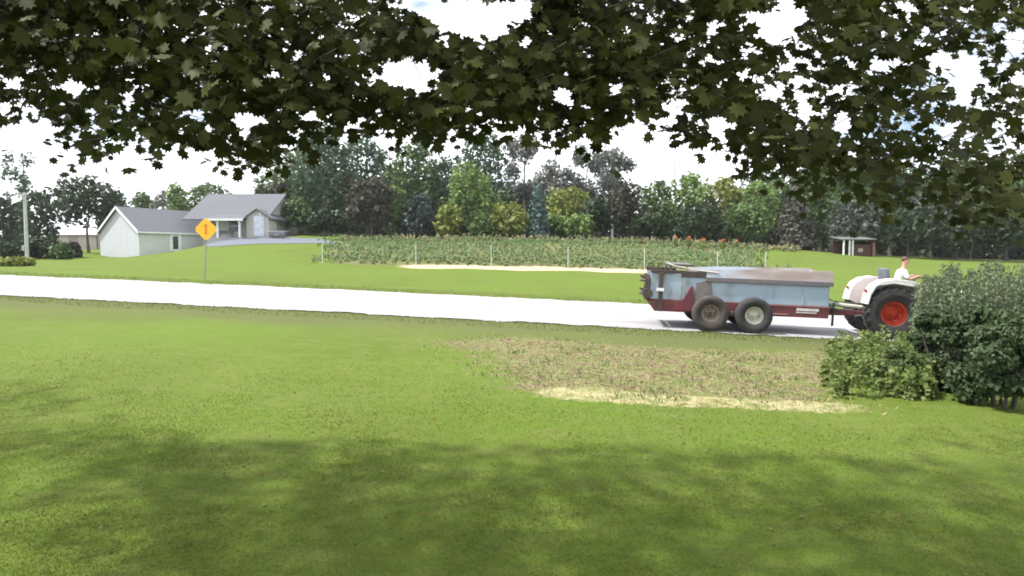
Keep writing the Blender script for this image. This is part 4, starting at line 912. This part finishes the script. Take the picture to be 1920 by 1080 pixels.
tag(mesh_obj('fallen_leaves', V, Fc, leafmat('fallen_leaf', (0.10, 0.06, 0.02), (0.20, 0.17, 0.05), 5, .1)), 'small fallen leaves scattered over the front lawn', 'fallen leaves', kind='stuff')
# verge grass on both road edges
n = 26000; s_ = rng.uniform(-30, 16, n); t_ = np.where(rng.random(n) < .5, T0 - rng.random(n) ** 1.5 * 1.6, T1 + rng.random(n) ** 1.5 * 1.6); X = s_ * D.x + t_ * N.x; Y = s_ * D.y + t_ * N.y
blades('verge_grass', X, Y, .02 + .07 * rng.random(n) ** 1.5, .012, leafmat('verge_blades', (0.13, 0.165, 0.045), (0.21, 0.23, 0.09), 1, .4), 1.1, 'longer uneven grass along both edges of the road', 'grass')
# leafy weeds right of the bare strip
def weedbed(name, pts, size, m, label, per, spread=.4):
    P = np.array([(x, y, 0) for x, y, h in pts]); P[:, 2] = gz(P[:, 0], P[:, 1]); return plants(name, P, np.array([p[2] for p in pts]), size, m, label, 'weeds', per, .6, spread)
pts = []
for k in range(230):
    px = 1540 + 220 * rng.random() ** .6; Y = rng.uniform(9.8, 14.2); f = ss(1530, 1640, np.array([px]))[0]; pts.append((xat(px, Y), Y, float(rng.uniform(.12, .5) + .35 * f * rng.random() * (Y - 9) / 4.6)))
weedbed('leafy_weeds', pts, .045, leafmat('leafy_weed_green', (0.10, 0.155, 0.035), (0.19, 0.23, 0.075), 1.5, .4), 'bright green leafy weeds between the bare strip and the dark shrub', 60, .42)
pts = []
for k in range(270):
    px = rng.uniform(1722, 1990); Y = rng.uniform(12.2, 16.4); tp = 472 + 55 * float(vnoise(np.array([px / 22.0]), np.array([3.0]), 17)[0]) + 58 * rng.random() ** 1.6; X = xat(px, Y); pts.append((X, Y, at(px, tp, Y).z - g1(X, Y)))
def tall_weeds():
    Vs = []; Fs = []; n0 = 0; Vt = MB()
    for X, Y, h in pts:
        g = g1(X, Y); lx, ly = rng.normal(0, .12, 2); k = 95; f = rng.random(k) ** .75; a = rng.random(k) * 6.283; r = (.30 * (1 - f) + .05) * np.sqrt(rng.random(k))
        P = np.stack([X + lx * f + r * np.cos(a), Y + ly * f + r * np.sin(a), g + h * f], 1); V, Fc = leaf_quads(P, np.stack([np.cos(a), np.sin(a), np.full(k, .6)], 1), .05, .5, .4); Vs.append(V); Fs.append(Fc + n0); n0 += len(V)
        Vt.tube([(X, Y, g), (X + lx * .5, Y + ly * .5, g + h * .5), (X + lx, Y + ly, g + h)], [.012, .01, .005], 4, cap=False)
    V2 = np.array(Vt.v); F2 = np.array(Vt.f) + n0
    m = leafmat('tall_weed_leaves', (0.085, 0.12, 0.060), (0.17, 0.20, 0.12), 1.0, .35)
    tag(mesh_obj('tall_weeds', np.vstack(Vs + [V2]), np.vstack(Fs + [F2]), m), 'thicket of tall grey green weeds between the tractor and the right edge', 'weeds', kind='stuff')
tall_weeds()
def shrub(px, Y, top, w, col, label, n, low=.05, stems=6, size=.047):
    b = on(px, Y); h = at(px, top, Y).z - b.z; W = w / F * Y / 2; o = empty('shrub', label, 'shrub', loc=b, group='dark shrubs at the right'); rd = random.Random(px)
    lob = []
    for k in range(24):
        f = rd.random(); a = rd.random() * 6.28; rr = W * .7 * math.sqrt(rd.random()); lr = W * rd.uniform(.16, .36); lob.append(((rr * math.cos(a), rr * math.sin(a) * .8, h * (low + (1 - low) * f) * .86 + .08), (lr, lr, lr * .8)))
    V, Fc = lobes_cloud(lob, int(n * 1.5), size, .7); mesh_obj('foliage', V, Fc, col, o)
    bm_ = MB()
    for k in range(stems):
        a = k * 6.28 / stems; p = Vector((.12 * math.cos(a), .12 * math.sin(a), -.1)); q = Vector((W * .6 * math.cos(a), W * .5 * math.sin(a), h * .8)); bm_.tube([p, p.lerp(q, .4) + Vector((rd.uniform(-.08, .08), 0, .15)), p.lerp(q, .75), q], [.028, .022, .015, .006], 6)
    bm_.obj('stems', m_bark, o, True)
m_shd = leafmat('shrub_dark_leaves', (0.032, 0.055, 0.022), (0.070, 0.105, 0.045), 1.2, .3)
m_shm = leafmat('shrub_mid_leaves', (0.07, 0.105, 0.035), (0.13, 0.165, 0.065), 2.0, .35)
shrub(1690, 10.7, 660, 110, m_shm, 'low leafy shrub at the left foot of the big dark shrub', 1500, 0)
shrub(1780, 10.8, 585, 165, m_shd, 'big dark shrub rising in front of the tractor nose', 6000, 0)
shrub(1892, 9.6, 572, 200, m_shd, 'dark shrub cut by the right edge of the picture', 6500, 0)
shrub(1835, 12.4, 575, 150, m_shm, 'lighter shrub seen between the two dark ones', 4000, 0)

# ------------------------------------------------------------------ the maple over the viewer
def maple():
    o = empty('maple_tree', 'big maple whose dark leafy boughs hang across the top of the view', 'tree', loc=(-1.6, -2.2, g1(-1.6, -2.2)))
    base = Vector(o.location)
    # lowest row of leaves along the picture, left to right
    bx = [-300, -40, 40, 110, 170, 215, 265, 320, 380, 440, 520, 560, 600, 700, 820, 900, 960, 1040, 1110, 1160, 1215, 1290, 1340, 1400, 1440, 1520, 1600, 1680, 1760, 1840, 1930, 2250]
    by = [300, 250, 215, 315, 335, 250, 285, 300, 262, 325, 322, 250, 215, 245, 265, 225, 228, 280, 275, 240, 232, 272, 260, 325, 320, 370, 385, 415, 405, 425, 440, 440]
    holes = [(895, 42, 92, 46), (765, 150, 62, 34), (800, 20, 40, 40), (1055, 185, 34, 30), (1150, 170, 18, 14), (1260, 215, 26, 26), (1340, 240, 28, 22), (1430, 58, 52, 30), (1470, 35, 30, 34), (1390, 150, 20, 20), (1505, 205, 18, 34), (1570, 235, 22, 24), (1640, 125, 30, 18), (1580, 125, 18, 14), (1690, 28, 20, 22), (1800, 145, 40, 34), (1790, 190, 30, 18), (1740, 120, 16, 20), (1885, 90, 26, 34), (1900, 150, 22, 20), (1770, 245, 22, 18), (150, 165, 30, 18), (40, 160, 22, 12), (70, 240, 40, 20), (250, 190, 16, 14), (350, 105, 14, 10), (520, 145, 26, 12), (560, 115, 10, 20), (470, 225, 36, 18), (380, 215, 20, 14), (60, 300, 60, 40), (975, 25, 22, 28), (1330, 60, 18, 14), (1440, 180, 22, 16), (1690, 240, 14, 16), (985, 90, 10, 16), (1190, 250, 26, 24), (620, 150, 12, 12)]
    tips = []
    tries = 0
    while len(tips) < 3700 and tries < 160000:
        tries += 1
        px = rng.uniform(-420, 2340); Yd = 3.2 + 3.4 * rng.random() ** 1.4 if px < 1400 or rng.random() < .5 else rng.uniform(3.5, 8.0)
        lo = np.interp(px, bx, by); mid_ = ss(300, -100, np.array([abs(px - 960)]))
        py = lo - (rng.random() ** 1.1) * (lo + 200) - 18
        bad = False
        for hx, hy, rx, ry in holes:
            if ((px - hx) / rx) ** 2 + ((py - hy) / ry) ** 2 < .8: bad = True; break
        if bad: continue
        p = at(px, py, Yd)
        if vnoise(np.array([p.x * 3.1 + p.y]), np.array([p.z * 4.3 + p.y * .7]), 13)[0] < .41 and rng.random() < .92: continue
        if p.z > 7.2: continue
        tips.append(p)
    for _ in range(1100):  # unseen leaf sprays left of the view, added to shade the lower left lawn
        Yd = rng.uniform(1.5, 9.0); X_ = rng.uniform(-11.5, -4.6) - .25 * (Yd - 4); p = Vector((X_, Yd, rng.uniform(3.6, 5.4)))
        if X_ < -.98 * Yd - .5: tips.append(p)
    # a maple leaf with five pointed lobes, unit size, in its own plane
    ol = [(0, -.44), (.15, -.31), (.40, -.38), (.34, -.12), (.60, .08), (.37, .16), (.36, .40), (.13, .29), (0, .66), (-.13, .29), (-.36, .40), (-.37, .16), (-.60, .08), (-.34, -.12), (-.40, -.38), (-.15, -.31)]
    ol = np.array(ol); K = len(ol)
    P = []; A = []; B = []; S = []
    tw = MB()
    def inhole(c): return any(((960 + c.x / c.y * F - a_) / (rx_ + 10)) ** 2 + ((480 - (c.z - CZ) / c.y * F - b_) / (ry_ + 10)) ** 2 < 1 for a_, b_, rx_, ry_ in holes)
    for p in tips:
        d = Vector((rng.normal(0, .8), rng.normal(.3, .8), -0.35)).normalized(); L = rng.uniform(.22, .42); q0 = p - d * L * .8; nleaf = int(rng.integers(7, 13))
        tw.tube([q0, q0.lerp(p, .6) + Vector((0, 0, .015)), p], [.0032, .0024, .0012], 3, cap=False) if not inhole(q0) else None
        for k in range(nleaf):
            f = rng.random(); c = q0.lerp(p, f) + Vector(rng.normal(0, .075, 3)) + Vector((0, 0, -.05))
            lim_ = .12 + 1.5 * float(vnoise(np.array([c.x * 5.5]), np.array([c.z * 5.5]), 23)[0]) + rng.uniform(-.1, .1)
            hx_ = 960 + c.x / c.y * F; hy_ = 480 - (c.z - CZ) / c.y * F
            if any(((hx_ - a_) / rx_) ** 2 + ((hy_ - b_) / ry_) ** 2 < lim_ for a_, b_, rx_, ry_ in holes): continue
            nrm = Vector((rng.normal(0, .55), rng.normal(0, .55) - .25, 1.0)).normalized() if rng.random() < .45 else Vector((rng.normal(0, .5), -1, rng.normal(.3, .4))).normalized()
            tip = Vector((rng.normal(0, .5), rng.normal(0, .4), -1.0)); tip = (tip - nrm * tip.dot(nrm)).normalized(); sd = tip.cross(nrm)
            P.append(c); A.append(sd); B.append(tip); S.append(rng.uniform(.048, .098))
    P = np.array(P); A = np.array(A); B = np.array(B); S = np.array(S)[:, None, None]
    Nn = np.cross(A, B); curl = (np.abs(ol[:, 0]) ** 2 * .5 + (ol[:, 1] - .1) ** 2 * .25)[None, :, None]
    V = P[:, None] + S * (ol[None, :, 0:1] * A[:, None] + ol[None, :, 1:2] * B[:, None] - curl * Nn[:, None] * rng.uniform(-.3, 1.2, (len(P), 1, 1)))
    V = V.reshape(-1, 3) - np.array(base); m = leafmat('maple_leaves', (0.018, 0.021, 0.009), (0.058, 0.066, 0.013), 0.7, MAPLE_T, .6, gloss=.1)
    mesh_obj('crown', V, np.arange(K * len(P)).reshape(-1, K), m, o)
    tw.v = [tuple(Vector(v) - base) for v in tw.v]; tw.obj('twigs', m_barkd, o)
    # trunk behind the viewer and limbs reaching forward over the lawn
    b = MB(); fork = base + Vector((.2, .3, 3.6)); b.tube([base + Vector((0, 0, -.3)), base + Vector((0, .05, .3)), base + Vector((.1, .1, 2)), fork], [.48, .36, .31, .27], 14)
    limbs = [[(-1.6, -.4, 5.2), (-3.0, 2.2, 5.6), (-3.4, 3.8, 4.9), (-3.0, 4.4, 4.5)], [(-1.2, 0, 5.4), (-1.25, 2.6, 5.6), (-1.15, 3.8, 5.0)], [(-.9, 0, 5.6), (.6, 2.6, 5.8), (1.75, 4.0, 5.0), (1.9, 4.2, 4.1)],
             [(-.6, -.4, 5.8), (2.0, 1.8, 6.2), (3.9, 4.4, 5.3)], [(-2.6, -1.0, 5.0), (-5.2, 1.8, 5.6), (-7.0, 3.8, 5.0)], [(-3.0, -1.2, 4.9), (-6.2, .6, 5.3), (-8.4, 2.6, 5.0), (-9.4, 5.4, 4.7)], [(-.9, 0, 5.7), (0.2, 3.0, 6.2)]]
    sec = []
    for L in limbs:
        q = [fork] + [Vector(x) for x in L]; sm = []
        for i in range(len(q) - 1):
            for f in (0, .34, .67): sm.append(q[i].lerp(q[i + 1], f) + Vector((random.uniform(-.06, .06), 0, random.uniform(-.06, .06))))
        sm.append(q[-1]); nS = len(sm); b.tube(sm, [.12 * (1 - i / nS) ** 1.2 + .006 for i in range(nS)], 9)
        for i in range(4, nS):
            for _ in range(2): sec.append((sm[i], i / nS))
    for p0, f in sec:                                  # secondary branches run to nearby leaf sprays
        near = sorted(tips, key=lambda t: (t - p0).length + random.uniform(0, 1.2))[:2]
        for t in near:
            if inhole(t) or inhole(p0): continue
            mid = p0.lerp(t, .5) + Vector((0, 0, .12)); b.tube([p0, mid, t], [.016 * (1.2 - f), .009 * (1.2 - f) + .002, .002], 5, cap=False)
    b.v = [tuple(Vector(v) - base) for v in b.v]; b.obj('trunk', m_barkd, o, True)
MAPLE_T = 0.2
m_barkd = mat('maple_bark', (0.075, 0.062, 0.05), (0.04, 0.034, 0.03), scale=12, rough=.95, bump=.7)
maple()

# ------------------------------------------------------------------ air
def haze():
    m = bpy.data.materials.new('air'); m.use_nodes = True; n = m.node_tree.nodes; n.remove(n['Principled BSDF'])
    v = n.new('ShaderNodeVolumePrincipled'); v.inputs['Color'].default_value = (.92, .95, 1, 1); v.inputs['Density'].default_value = HAZE; v.inputs['Anisotropy'].default_value = .3
    m.node_tree.links.new(v.outputs[0], n['Material Output'].inputs['Volume'])
    tag(MB().box((-450, -110, -30), (450, 950, 40)).obj('haze', m), kind='stuff')
HAZE = 0.00025
haze()
